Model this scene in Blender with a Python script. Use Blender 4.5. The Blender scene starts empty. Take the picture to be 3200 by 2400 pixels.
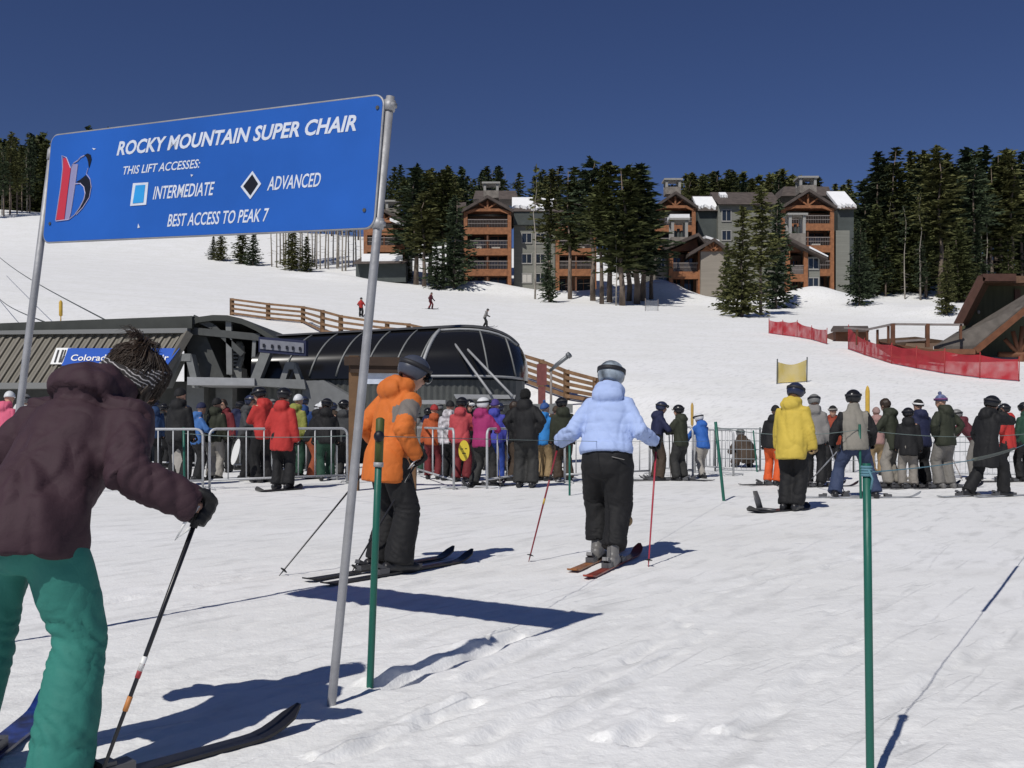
import bpy, bmesh, math, random
import numpy as np
from mathutils import Vector, Matrix, noise as mnoise
R = math.radians
C = bpy.context.scene.collection
S = bpy.context.scene
# ---------------------------------------------------------------- camera, sky, sun, exposure
F, HOR, CAMZ = 3111.0, 1316.0, 1.22          # focal length and horizon in a 3200x2400 frame, eye height in metres
cam_d = bpy.data.cameras.new('camera'); cam = bpy.data.objects.new('camera', cam_d); C.objects.link(cam)
cam.location = (0, 0, CAMZ); cam.rotation_euler = (R(90), 0, 0)
cam_d.sensor_width = 36; cam_d.lens = 35; cam_d.shift_y = (HOR - 1200) / 3200
cam_d.clip_start = 0.05; cam_d.clip_end = 3000
S.camera = cam
S.render.resolution_x, S.render.resolution_y = 1024, 768
SUN_EL, SUN_AZ = 49.0, 28.5                   # light travels away from the camera and to the right
wd = bpy.data.worlds.new('World'); S.world = wd; wd.use_nodes = True
nt = wd.node_tree; bg = nt.nodes['Background']
sky = nt.nodes.new('ShaderNodeTexSky'); sky.sky_type = 'NISHITA'; sky.sun_disc = False
sky.sun_elevation = R(SUN_EL); sky.sun_rotation = R(180 + SUN_AZ)
sky.altitude = 3000; sky.air_density = 1.0; sky.dust_density = 0.15; sky.ozone_density = 9.0
hs_ = nt.nodes.new('ShaderNodeHueSaturation'); hs_.inputs['Hue'].default_value = 0.511; hs_.inputs['Saturation'].default_value = 0.99; hs_.inputs['Value'].default_value = 1.27
nt.links.new(sky.outputs[0], hs_.inputs['Color']); nt.links.new(hs_.outputs[0], bg.inputs[0]); bg.inputs[1].default_value = 0.054
sd = bpy.data.lights.new('sun', 'SUN'); sd.energy = 4.6; sd.angle = R(0.5); sd.color = (1, 0.965, 0.91)
so = bpy.data.objects.new('sun', sd); C.objects.link(so)
Ldir = Vector((math.sin(R(SUN_AZ)) * math.cos(R(SUN_EL)), math.cos(R(SUN_AZ)) * math.cos(R(SUN_EL)), -math.sin(R(SUN_EL))))
so.rotation_euler = Ldir.to_track_quat('-Z', 'Y').to_euler(); so.location = (-20, -30, 40)
S.view_settings.view_transform = 'Standard'; S.view_settings.look = 'None'
S.view_settings.exposure = -0.40; S.view_settings.gamma = 1.0
S.render.engine = 'CYCLES'
S.cycles.max_bounces = 6; S.cycles.transparent_max_bounces = 24
try:
    S.cycles.use_denoising = True; S.cycles.denoiser = 'OPENIMAGEDENOISE'
except Exception: pass
rng = random.Random(7)

# ---------------------------------------------------------------- materials
MATS = {}
def mat(name, rgb, rough=0.7, metal=0.0, var=0.0, vscale=6.0, bump=0.0, bscale=40.0, spec=0.4, alpha=None, coat=0.0, objrand=0.0, stretch=None):
    if name in MATS: return MATS[name]
    m = bpy.data.materials.new(name); m.use_nodes = True; MATS[name] = m
    t = m.node_tree; b = t.nodes['Principled BSDF']
    b.inputs['Base Color'].default_value = (*rgb, 1); b.inputs['Roughness'].default_value = rough
    b.inputs['Metallic'].default_value = metal; b.inputs['Specular IOR Level'].default_value = spec
    b.inputs['Coat Weight'].default_value = coat
    if alpha is not None: b.inputs['Alpha'].default_value = alpha
    co = t.nodes.new('ShaderNodeTexCoord')
    vec = co.outputs['Object']
    if stretch:
        mp = t.nodes.new('ShaderNodeMapping'); mp.inputs['Scale'].default_value = stretch
        t.links.new(vec, mp.inputs[0]); vec = mp.outputs[0]
    if var > 0 or objrand > 0:
        n = t.nodes.new('ShaderNodeTexNoise'); n.inputs['Scale'].default_value = vscale; n.inputs['Detail'].default_value = 5
        t.links.new(vec, n.inputs['Vector'])
        mr = t.nodes.new('ShaderNodeMapRange'); mr.inputs[1].default_value = 0.3; mr.inputs[2].default_value = 0.7
        mr.inputs[3].default_value = 1 - var; mr.inputs[4].default_value = 1 + var
        t.links.new(n.outputs[0], mr.inputs[0])
        hs = t.nodes.new('ShaderNodeHueSaturation'); hs.inputs['Color'].default_value = (*rgb, 1)
        val = mr.outputs[0]
        if objrand > 0:
            oi = t.nodes.new('ShaderNodeObjectInfo'); m2 = t.nodes.new('ShaderNodeMapRange')
            m2.inputs[3].default_value = 1 - objrand; m2.inputs[4].default_value = 1 + objrand
            t.links.new(oi.outputs['Random'], m2.inputs[0])
            mu = t.nodes.new('ShaderNodeMath'); mu.operation = 'MULTIPLY'
            t.links.new(val, mu.inputs[0]); t.links.new(m2.outputs[0], mu.inputs[1]); val = mu.outputs[0]
        t.links.new(val, hs.inputs['Value']); t.links.new(hs.outputs[0], b.inputs['Base Color'])
    if bump > 0:
        n2 = t.nodes.new('ShaderNodeTexNoise'); n2.inputs['Scale'].default_value = bscale; n2.inputs['Detail'].default_value = 4
        t.links.new(vec, n2.inputs['Vector'])
        bp = t.nodes.new('ShaderNodeBump'); bp.inputs['Strength'].default_value = bump; bp.inputs['Distance'].default_value = 0.02
        t.links.new(n2.outputs[0], bp.inputs['Height']); t.links.new(bp.outputs[0], b.inputs['Normal'])
    return m
def cloth(name, rgb, var=0.10, rough=0.75, bump=0.15, crease=0.16):
    new = name not in MATS
    m = mat(name, rgb, rough, 0, var, 5, bump, 34, 0.3)
    if new:                                    # broad soft creases on top of the fine weave
        t = m.node_tree; b = t.nodes['Principled BSDF']; co = t.nodes.new('ShaderNodeTexCoord')
        n = t.nodes.new('ShaderNodeTexNoise'); n.inputs['Scale'].default_value = 6; n.inputs['Detail'].default_value = 1; n.inputs['Distortion'].default_value = .5
        a = t.nodes.new('ShaderNodeMath'); a.operation = 'SUBTRACT'; a.inputs[1].default_value = .5
        c = t.nodes.new('ShaderNodeMath'); c.operation = 'ABSOLUTE'; d = t.nodes.new('ShaderNodeMapRange'); d.inputs[1].default_value = 0; d.inputs[2].default_value = .16
        p = t.nodes.new('ShaderNodeBump'); p.inputs['Strength'].default_value = crease; p.inputs['Distance'].default_value = .022
        t.links.new(co.outputs['Object'], n.inputs['Vector']); t.links.new(n.outputs[0], a.inputs[0]); t.links.new(a.outputs[0], c.inputs[0]); t.links.new(c.outputs[0], d.inputs[0]); t.links.new(d.outputs[0], p.inputs['Height'])
        old = [l for l in t.links if l.to_socket == b.inputs['Normal']][0].from_socket
        t.links.new(old, p.inputs['Normal']); t.links.new(p.outputs[0], b.inputs['Normal'])
    return m

# ---------------------------------------------------------------- object helpers
def tag(o, label=None, cat=None, group=None, kind=None):
    if label: o['label'] = label
    if cat: o['category'] = cat
    if group: o['group'] = group
    if kind: o['kind'] = kind
    return o
def empty(name, loc, label, cat, group=None, rz=0):
    o = bpy.data.objects.new(name, None); C.objects.link(o); o.location = loc; o.rotation_euler = (0, 0, rz)
    o.empty_display_size = 0.2
    return tag(o, label, cat, group)
def mesh_from(name, V, Fc, mats, smooth=False, midx=None):
    me = bpy.data.meshes.new(name); me.from_pydata([tuple(v) for v in V], [], [tuple(f) for f in Fc])
    for m in (mats if isinstance(mats, (list, tuple)) else [mats]): me.materials.append(m)
    if midx is not None: me.polygons.foreach_set('material_index', midx)
    if smooth: me.polygons.foreach_set('use_smooth', [True] * len(me.polygons))
    me.update(); return me
def link(name, me, parent=None, loc=None):
    o = bpy.data.objects.new(name, me); C.objects.link(o)
    if parent: o.parent = parent
    if loc is not None: o.location = loc
    return o
class MB:                                     # collects shapes into ONE mesh object; coordinates relative to self.o
    def __init__(s, o=(0, 0, 0)): s.V = []; s.F = []; s.M = []; s.o = np.array(o, float); s.m = 0
    def add(s, V, Fc):
        k = len(s.V)
        for v in V: s.V.append(tuple(np.array(v, float) - s.o))
        for f in Fc: s.F.append(tuple(i + k for i in f)); s.M.append(s.m)
        return s
    def box(s, a, b):
        x0, y0, z0 = a; x1, y1, z1 = b
        return s.add([(x0, y0, z0), (x1, y0, z0), (x1, y1, z0), (x0, y1, z0), (x0, y0, z1), (x1, y0, z1), (x1, y1, z1), (x0, y1, z1)],
                     [(0, 3, 2, 1), (4, 5, 6, 7), (0, 1, 5, 4), (1, 2, 6, 5), (2, 3, 7, 6), (3, 0, 4, 7)])
    def bar(s, p, q, w, h=None, up=(0, 0, 1)):  # box beam from p to q
        h = h or w; p = Vector(p); q = Vector(q); d = (q - p).normalized(); u = Vector(up)
        if abs(d.dot(u)) > 0.98: u = Vector((0, 1, 0))
        x = d.cross(u).normalized() * w / 2; y = d.cross(x).normalized() * h / 2
        V = [p + a * x + b * y for a, b in ((-1, -1), (1, -1), (1, 1), (-1, 1))] + [q + a * x + b * y for a, b in ((-1, -1), (1, -1), (1, 1), (-1, 1))]
        return s.add(V, [(0, 1, 2, 3), (7, 6, 5, 4), (0, 4, 5, 1), (1, 5, 6, 2), (2, 6, 7, 3), (3, 7, 4, 0)])
    def tube(s, pts, r, n=8, cap=True):
        V, Fc = tube(pts, r, n, cap); return s.add(V, Fc)
    def prism(s, poly, vec):                   # polygon of 3D points extruded along vec
        n = len(poly); v = Vector(vec)
        V = [Vector(p) for p in poly] + [Vector(p) + v for p in poly]
        return s.add(V, [tuple(range(n)), tuple(range(2 * n - 1, n - 1, -1))] + [(i, i + n, (i + 1) % n + n, (i + 1) % n) for i in range(n)])
    def build(s, name, mats, parent=None, smooth=False, bevel=0):
        me = mesh_from(name, s.V, s.F, mats, False, s.M)
        bm = bmesh.new(); bm.from_mesh(me); bmesh.ops.recalc_face_normals(bm, faces=bm.faces)
        if bevel: bmesh.ops.bevel(bm, geom=bm.edges[:], offset=bevel, segments=2, affect='EDGES', profile=0.5)
        bm.to_mesh(me); bm.free()
        if smooth: me.polygons.foreach_set('use_smooth', [True] * len(me.polygons))
        o = link(name, me, parent)
        if not parent: o.location = tuple(s.o)
        return o
def frame_along(pts):
    P = [Vector(p) for p in pts]; out = []; prev = None
    for i in range(len(P)):
        t = (P[min(i + 1, len(P) - 1)] - P[max(i - 1, 0)]).normalized()
        if prev is None:
            u = Vector((1, 0, 0)) if abs(t.x) < 0.9 else Vector((0, 1, 0)); x = (u - t * u.dot(t)).normalized()
        else: x = (prev - t * prev.dot(t)).normalized()
        prev = x; out.append((P[i], x, t.cross(x)))
    return out
def tube(pts, r, n=8, cap=True):
    V = []; Fc = []; fr = frame_along(pts); rs = r if isinstance(r, (list, tuple)) else [r] * len(fr)
    for (p, x, y), rr in zip(fr, rs):
        for k in range(n):
            a = 2 * math.pi * k / n; V.append(p + x * math.cos(a) * rr + y * math.sin(a) * rr)
    for i in range(len(fr) - 1):
        for k in range(n): Fc.append((i * n + k, i * n + (k + 1) % n, (i + 1) * n + (k + 1) % n, (i + 1) * n + k))
    if cap: Fc.append(tuple(range(n - 1, -1, -1))); Fc.append(tuple((len(fr) - 1) * n + k for k in range(n)))
    return V, Fc
def loft(rings, n=20):                         # rings: (center, ex*rx, ey*ry)
    V = []; Fc = []
    for c, ax, ay in rings:
        for k in range(n):
            a = 2 * math.pi * k / n; V.append(Vector(c) + Vector(ax) * math.cos(a) + Vector(ay) * math.sin(a))
    m = len(rings)
    for i in range(m - 1):
        for k in range(n): Fc.append((i * n + k, i * n + (k + 1) % n, (i + 1) * n + (k + 1) % n, (i + 1) * n + k))
    Fc.append(tuple(range(n - 1, -1, -1))); Fc.append(tuple((m - 1) * n + k for k in range(n)))
    return V, Fc
def ellipsoid(c, rx, ry, rz, M=None, nu=16, nv=10):
    V = []; Fc = []; c = Vector(c); M = M or Matrix.Identity(3)
    for j in range(1, nv):
        ph = math.pi * j / nv
        for i in range(nu):
            th = 2 * math.pi * i / nu
            V.append(c + M @ Vector((rx * math.sin(ph) * math.cos(th), ry * math.sin(ph) * math.sin(th), rz * math.cos(ph))))
    t = len(V); V.append(c + M @ Vector((0, 0, rz))); V.append(c - M @ Vector((0, 0, rz)))
    for j in range(nv - 2):
        for i in range(nu): Fc.append((j * nu + i, (j + 1) * nu + i, (j + 1) * nu + (i + 1) % nu, j * nu + (i + 1) % nu))
    for i in range(nu): Fc.append((t, i, (i + 1) % nu)); Fc.append((t + 1, (nv - 2) * nu + (i + 1) % nu, (nv - 2) * nu + i))
    return V, Fc
def fuse(shapes, vox, smooth=4, name='fused'):  # voxel union of closed shapes -> one continuous smooth mesh
    V = []; Fc = []
    for v, f in shapes:
        k = len(V); V += [tuple(x) for x in v]; Fc += [tuple(i + k for i in q) for q in f]
    me = bpy.data.meshes.new(name); me.from_pydata(V, [], Fc)
    bm = bmesh.new(); bm.from_mesh(me); 
    bmesh.ops.recalc_face_normals(bm, faces=bm.faces); bm.to_mesh(me); bm.free()
    o = bpy.data.objects.new('fuse_tmp', me); C.objects.link(o)
    md = o.modifiers.new('r', 'REMESH'); md.mode = 'VOXEL'; md.voxel_size = vox
    if smooth: sm = o.modifiers.new('s', 'SMOOTH'); sm.factor = 0.5; sm.iterations = smooth
    dg = bpy.context.evaluated_depsgraph_get()
    m2 = bpy.data.meshes.new_from_object(o.evaluated_get(dg))
    bpy.data.objects.remove(o); bpy.data.meshes.remove(me)
    m2.name = name; m2.polygons.foreach_set('use_smooth', [True] * len(m2.polygons))
    return m2
def crumple(me, fn):                            # move each vertex along its normal by fn(co)
    n = len(me.vertices); co = np.empty(n * 3); me.vertices.foreach_get('co', co); co = co.reshape(-1, 3)
    no = np.empty(n * 3); me.vertices.foreach_get('normal', no); no = no.reshape(-1, 3)
    d = np.array([fn(Vector(c)) for c in co]); me.vertices.foreach_set('co', (co + no * d[:, None]).ravel()); me.update()
def ridge(p, w=1.0): return (1 - abs(mnoise.noise(p))) ** 3 * w

# ---------------------------------------------------------------- the lie of the land
def sp(t, k): return k * np.logaddexp(0, np.asarray(t, float) / k)
def sstep(a, b, x): t = np.clip((np.asarray(x, float) - a) / (b - a), 0, 1); return t * t * (3 - 2 * t)
MOUNDS = []
RUTS = []
def land(x, y):
    x = np.asarray(x, float); y = np.asarray(y, float)
    h = 0.168 * sp(y - 27, 2.5) + 0.17 * sp(y - 158, 8) - 0.345 * sp(y - 212, 9)
    lat = sstep(26, 80, y)
    h = h - np.where(x < 0, 0.075, 0.03) * x * lat
    M = sstep(-24, -21, x) * (1 - sstep(0.5, 9.0, x))
    h = h * (1 - M * (1 - sstep(33, 47, y)))
    for mx, my, rx, ry, a in MOUNDS:
        h = h + a * np.exp(-((x - mx) / rx) ** 2 - ((y - my) / ry) ** 2)
    return h
def land1(x, y): return float(land(x, y))
def W(u, v, d): return Vector(((u - 1600) / F * d, d, CAMZ + (HOR - v) / F * d))
def G(u, v, dmin=2.0):                          # where the sight line through (u, v) meets the land
    d = dmin; step = 0.25
    while d < 500:
        if CAMZ + (HOR - v) / F * d < land1((u - 1600) / F * d, d): break
        d += step; step = max(0.25, d * 0.01)
    lo, hi = d - step, d
    for _ in range(30):
        m = (lo + hi) / 2
        if CAMZ + (HOR - v) / F * m < land1((u - 1600) / F * m, m): hi = m
        else: lo = m
    x = (u - 1600) / F * hi
    return Vector((x, hi, land1(x, hi)))
for (u, d, rx, ry, a) in [(1480, 139, 5, 3, 0.9), (1560, 139, 6, 3, .8), (2075, 134, 4, 3, 2.0), (2160, 130, 8, 4, .9), (2530, 132, 5, 4, 2.0), (2600, 128, 7, 4, 1.4),
                          (1030, 142, 6, 3, 1.0), (1960, 137, 6, 4, 1.6), (1700, 136, 7, 3, .7), (2760, 120, 8, 6, 1.2), (2980, 110, 6, 5, 1.5), (3120, 95, 5, 5, 1.2)]:
    MOUNDS.append(((u - 1600) / F * d, d, rx, ry, a))
# ---------------------------------------------------------------- snow ground: one sheet to the horizon
def build_ground():
    nx = 640
    ys = np.concatenate([np.linspace(-12, 1.6, 30), np.geomspace(1.7, 30, 580), np.geomspace(30.3, 520, 190)])
    s = np.linspace(-1, 1, nx); s = np.sign(s) * (0.55 * np.abs(s) + 0.45 * np.abs(s) ** 2.2)
    Y, Sx = np.meshgrid(ys, s, indexing='ij')
    X = Sx * (7 + 1.15 * np.clip(Y, 0, None))
    Z = land(X, Y)
    near = np.exp(-np.clip(Y - 5, 0, None) / 14.0)
    bump = np.zeros_like(Z)
    idx = np.argwhere((Y > 1.5) & (Y < 26) & (np.abs(X) < Y * 0.75 + 3))
    ca, sa = math.cos(R(40)), math.sin(R(40))
    for i, j in idx:
        x, y = X[i, j], Y[i, j]
        p = Vector((x, y, 0)); f = min(1, y / 6)
        g = math.exp(-max(0, y - 5) / 6); b = 0.007 * mnoise.noise(p * 1.3) + g * 0.004 * mnoise.noise(p * 3.7 + Vector((5, 1, 0)))
        k = mnoise.noise(p * 9 + Vector((0, 7, 0))); b += g * (0.005 * max(0, k - .30) + 0.001 * k)          # clods
        if y < 14: k2 = mnoise.noise(p * 22); b += 0.003 * k2 + 0.016 * max(0, k2 - .36)
        q = Vector((x * ca - y * sa, (x * sa + y * ca) * .22, 3.1))                                       # drawn-out ruts the way the skiers go
        b += 0.005 * mnoise.noise(q * 4.0) - 0.007 * max(0, 1 - abs(mnoise.noise(q * 2.6)) * 16) - 0.006 * max(0, 1 - abs(mnoise.noise(q * 5.2 + Vector((9, 0, 0)))) * 12)
        bump[i, j] = b
    for (x0, y0, x1, y1, wid, dep) in RUTS:                                        # ski tracks and kicked-up edges
        dx, dy = x1 - x0, y1 - y0; L = math.hypot(dx, dy)
        t = ((X - x0) * dx + (Y - y0) * dy) / L; n = (-(X - x0) * dy + (Y - y0) * dx) / L
        m = (t > 0) & (t < L)
        n = n + .02 * np.sin(t * 2.1 + x0 * 9) + .008 * np.sin(t * 17 + y0 * 5)
        rag = .55 + .45 * np.sin(t * 5.3 + y0 * 7) * np.sin(t * 13.1 + x0)
        bump += np.where(m, -dep * rag * np.exp(-(n / wid) ** 2) + 0.7 * dep * (.4 + rag) * np.exp(-((n - 1.9 * wid) / wid) ** 2), 0)
    Z = Z + bump * near
    nyy, nxx = Z.shape
    V = np.stack([X, Y, Z], -1).reshape(-1, 3)
    ii = np.arange(nyy * nxx).reshape(nyy, nxx)
    Fq = np.stack([ii[:-1, :-1], ii[:-1, 1:], ii[1:, 1:], ii[1:, :-1]], -1).reshape(-1, 4)
    me = bpy.data.meshes.new('snow_ground'); me.vertices.add(len(V)); me.vertices.foreach_set('co', V.ravel())
    me.loops.add(Fq.size); me.loops.foreach_set('vertex_index', Fq.ravel())
    me.polygons.add(len(Fq)); me.polygons.foreach_set('loop_start', np.arange(len(Fq)) * 4)
    me.polygons.foreach_set('use_smooth', [True] * len(Fq)); me.update(); me.validate()
    m = bpy.data.materials.new('snow'); m.use_nodes = True; t = m.node_tree; b = t.nodes['Principled BSDF']
    b.inputs['Roughness'].default_value = 0.65; b.inputs['Specular IOR Level'].default_value = 0.25
    co = t.nodes.new('ShaderNodeTexCoord')
    def noise(scale, detail, sx=1, sy=1, rot=0.0):
        mp = t.nodes.new('ShaderNodeMapping'); mp.vector_type = 'TEXTURE'; mp.inputs['Scale'].default_value = (1 / sx, 1 / sy, 1); mp.inputs['Rotation'].default_value = (0, 0, rot)
        t.links.new(co.outputs['Object'], mp.inputs[0])
        n = t.nodes.new('ShaderNodeTexNoise'); n.inputs['Scale'].default_value = scale; n.inputs['Detail'].default_value = detail
        t.links.new(mp.outputs[0], n.inputs['Vector']); return n.outputs[0]
    n1 = noise(0.35, 6); n2 = noise(6, 8, 1.0, 0.28, R(-35)); n3 = noise(60, 4); n4 = noise(0.5, 6, 0.22, 1.6, R(10))
    def mix(a, f, bb):
        x = t.nodes.new('ShaderNodeMix'); x.data_type = 'RGBA'; t.links.new(f, x.inputs[0])
        for k, q in ((6, a), (7, bb)):
            if isinstance(q, tuple): x.inputs[k].default_value = (*q, 1)
            else: t.links.new(q, x.inputs[k])
        return x.outputs[2]
    def ramp(x, a, c):
        r = t.nodes.new('ShaderNodeMapRange'); r.inputs[1].default_value = a; r.inputs[2].default_value = c; r.clamp = True
        t.links.new(x, r.inputs[0]); return r.outputs[0]
    c = mix((0.80, 0.80, 0.78), ramp(n1, .35, .65), (0.85, 0.85, 0.845))
    c2 = mix(c, ramp(n2, .52, .74), (0.66, 0.66, 0.65))
    c3 = mix(c2, ramp(n4, .55, .8), (0.76, 0.755, 0.735))
    def line(x, wdt):                            # thin drawn-out lines where the noise crosses its middle: old icy ski tracks, greyed to stand in for groove shading
        u = t.nodes.new('ShaderNodeMath'); u.operation = 'SUBTRACT'; u.inputs[1].default_value = .5; t.links.new(x, u.inputs[0])
        v = t.nodes.new('ShaderNodeMath'); v.operation = 'ABSOLUTE'; t.links.new(u.outputs[0], v.inputs[0])
        r = t.nodes.new('ShaderNodeMapRange'); r.inputs[1].default_value = 0; r.inputs[2].default_value = wdt; r.inputs[3].default_value = 1; r.inputs[4].default_value = 0; t.links.new(v.outputs[0], r.inputs[0]); return r.outputs[0]
    def mul(a, c):
        u = t.nodes.new('ShaderNodeMath'); u.operation = 'MULTIPLY'; t.links.new(a, u.inputs[0])
        if isinstance(c, float): u.inputs[1].default_value = c
        else: t.links.new(c, u.inputs[1])
        return u.outputs[0]
    l1 = line(noise(2.6, 1.5, 1, .05, R(-33)), .014); l2 = line(noise(3.4, 1.5, 1, .06, R(-46)), .012); brk = ramp(noise(1.1, 4), .46, .60); brk2 = ramp(noise(1.7, 4), .50, .60)
    trk = t.nodes.new('ShaderNodeMath'); trk.operation = 'MAXIMUM'; t.links.new(mul(l1, brk), trk.inputs[0]); t.links.new(mul(l2, brk2), trk.inputs[1])
    c3 = mix(c3, mul(trk.outputs[0], .40), (0.60, 0.61, 0.61))
    c3 = mix(c3, mul(ramp(noise(26, 6, 1, .5, R(-33)), .60, .72), .35), (0.62, 0.60, 0.595))
    t.links.new(c3, b.inputs['Base Color'])
    def bmp(hh, st, dist, prev=None):
        q = t.nodes.new('ShaderNodeBump'); q.inputs['Strength'].default_value = st; q.inputs['Distance'].default_value = dist
        t.links.new(hh, q.inputs['Height'])
        if prev: t.links.new(prev, q.inputs['Normal'])
        return q.outputs[0]
    b0 = bmp(mul(trk.outputs[0], -1.0), 0.38, 0.02); b1 = bmp(n2, 0.28, 0.03, b0); b2 = bmp(n3, 0.30, 0.010, bmp(noise(24, 6), .24, .018, b1)); b3 = bmp(n4, 0.16, 0.15, b2)
    t.links.new(b3, b.inputs['Normal'])
    me.materials.append(m)
    tag(link('snow_ground', me), 'packed white snow of the lift plaza and the ski slope', 'snow', None, 'structure')
for (a, b_, wid, dep) in [((1180, 2150), (1560, 2010), .05, .035), ((1560, 2010), (1640, 1985), .04, .03), ((330, 1885), (780, 1805), .035, .02),
                          ((1500, 2330), (2160, 1950), .04, .012), ((1560, 2390), (2230, 1975), .04, .012), ((1020, 2380), (1480, 2190), .04, .02), ((1960, 2330), (2110, 2240), .05, .02),
                          ((1480, 2130), (1700, 2000), .04, .012), ((2000, 1930), (2900, 1640), .04, .010), ((2040, 1950), (2950, 1655), .04, .010), ((1100, 1900), (1700, 1690), .03, .010), ((2300, 2300), (2700, 2000), .05, .012), ((2800, 2200), (3150, 2000), .04, .012)]:
    p, q = G(*a), G(*b_); RUTS.append((p.x, p.y, q.x, q.y, wid, dep * 1.7))
build_ground()

# ---------------------------------------------------------------- conifers
def needle_mats():
    out = []
    for nm, rgb in (('pine_needles', (0.080, 0.090, 0.034)), ('spruce_needles', (0.052, 0.070, 0.038)), ('olive_needles', (0.115, 0.118, 0.045))):
        out.append(mat(nm, rgb, 0.8, 0, 0.45, 1.3, 0, 1, 0.15, None, 0, 0.25))
    return out
NM = needle_mats()
BARK = mat('bark', (0.16, 0.125, 0.10), 0.9, 0, 0.35, 3, 0.5, 12, 0.2, None, 0, 0.25, (1, 1, .2))
PALEBARK = mat('pale_bark', (0.30, 0.27, 0.23), 0.9, 0, 0.3, 3, 0.4, 12, 0.2, None, 0, 0.2, (1, 1, .2))
def conifer_mesh(seed, H, z0, prof, lvl, nb, nm, clump=0.55, sparse=0.0):
    r = np.random.RandomState(seed); V = []; Fc = []
    z = z0; lean = r.uniform(-.02, .02, 2)
    while z < H - 0.15:
        tt = (z - z0) / (H - z0); Rm = prof(tt)
        n = max(3, int(round(nb * (0.55 + 0.45 * Rm / 2.2) + r.uniform(-1, 1))))
        a0 = r.uniform(0, 6.28)
        for k in range(n):
            if r.rand() < sparse: continue
            a = a0 + 6.283 * k / n + r.uniform(-.35, .35)
            nz = mnoise.noise(Vector((math.cos(a) * 1.1 + seed * 3.3, math.sin(a) * 1.1, z * .42)))
            if nz < -.32: continue
            L = Rm * r.uniform(.5, 1.15) * (1 + .75 * nz)
            dr = r.uniform(-.5, .35) - .10 * (1 - tt)
            dv = np.array([math.cos(a), math.sin(a), dr]); sd_ = np.array([-math.sin(a), math.cos(a), 0])
            m = max(2, int(L / 0.42)); base = np.array([lean[0] * z, lean[1] * z, z + r.uniform(-.42, .42)])
            for q in range(m):
                f = (q + r.uniform(.35, 1.0)) / m
                c = base + dv * L * f + np.array([0, 0, .12 * L * f * f]) + r.uniform(-.10, .10, 3)
                s = clump * r.uniform(.6, 1.25) * (1.05 - .3 * f)
                for w in range(3):
                    d1 = dv * .8 + sd_ * r.uniform(-.8, .8) + np.array([0, 0, r.uniform(-.45, .45)]); d1 /= np.linalg.norm(d1)
                    d2 = np.cross(d1, r.normal(size=3)); d2 /= np.linalg.norm(d2) + 1e-6
                    i = len(V)
                    V += [c - d1 * s * .5, c + d2 * s * .24, c + d1 * s * .72, c - d2 * s * .24]
                    Fc.append((i, i + 1, i + 2, i + 3))
        z += lvl * r.uniform(.75, 1.3)
    for w in range(7):                          # leader at the top
        c = np.array([lean[0] * H, lean[1] * H, H - .12 * w]); d2 = r.normal(size=3) * .11 * (1 + w * .35); i = len(V)
        V += [c - d2, c + np.array([0, 0, -.35]), c + d2, c + np.array([0, 0, .32])]; Fc.append((i, i + 1, i + 2, i + 3))
    return mesh_from('crown', V, Fc, nm)
def trunk_mesh(H, r0, seed, stubs=0, z1=4, bm_=None):
    r = np.random.RandomState(seed); mb = MB()
    pts = [(r.uniform(-.06, .06) * i, r.uniform(-.06, .06) * i, -0.6 + (H + .6) * i / 6) for i in range(7)]
    mb.tube(pts, [r0 * (1 - .92 * i / 6) for i in range(7)], 7)
    for k in range(stubs):
        z = r.uniform(1.5, z1); a = r.uniform(0, 6.28); L = r.uniform(.4, 1.3)
        mb.tube([(0, 0, z), (math.cos(a) * L, math.sin(a) * L, z - .2 * L)], [.03, .012], 4)
    me = mesh_from('trunk', mb.V, mb.F, bm_ or BARK, True); return me
TREES = {'pine': [], 'spruce': [], 'thin': [], 'tall': []}
for k in range(4):
    pf = lambda t, k=k: (2.15 + .3 * (k % 2)) * (min(1, .42 + 2.4 * t) if t < .25 else (1 - (t - .25) / .78) ** .72 + .04)
    TREES['pine'].append((conifer_mesh(11 + k, 20, 7.5 + .7 * k, pf, .34, 7, NM[(0, 2, 0, 1)[k]], .78, .04), trunk_mesh(19.4, .21, k, 10, 8), 20))
for k in range(3):
    pf = lambda t: 2.7 * (1 - t) ** .82 * (min(1, .6 + 4 * t)) + .06
    TREES['spruce'].append((conifer_mesh(31 + k, 14, .45, pf, .27, 8, NM[(1, 2, 0)[k]], .68, .03), trunk_mesh(13.4, .18, 40 + k), 14))
for k in range(3):
    pf = lambda t: 1.35 * (min(1, .5 + 2 * t) if t < .3 else (1 - (t - .3) / .72) ** .7 + .05)
    TREES['thin'].append((conifer_mesh(51 + k, 19, 10.5 + k, pf, .42, 5, NM[(0, 1, 2)[k]], .6, .15), trunk_mesh(18.6, .15, 60 + k, 12, 10, PALEBARK), 19))
for k in range(4):
    pf = lambda t, k=k: (1.75 + .25 * (k % 2)) * (min(1, .6 + 2 * t) if t < .2 else (1 - (t - .2) / .82) ** .85 + .05)
    TREES['tall'].append((conifer_mesh(71 + k, 18, 4.2 + .8 * k, pf, .32, 7, NM[(1, 0, 1, 2)[k]], .74, .04), trunk_mesh(17.4, .19, 80 + k, 8, 5), 18))
tn = [0]
def tree(kind, pos, H, label, group, wide=1.0, var=None):
    i = tn[0]; tn[0] += 1
    cm, tm, h0 = TREES[kind][(i * 7 + 3) % len(TREES[kind]) if var is None else var]
    t = empty({'pine': 'pine_tree', 'spruce': 'spruce_tree', 'thin': 'pine_tree', 'tall': 'conifer_tree'}[kind], pos, label, 'tree', group, rng.uniform(0, 6.28))
    s = H / h0; t.scale = (s * wide, s * wide, s)
    link('crown', cm, t); link('trunk', tm, t); return t
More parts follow.
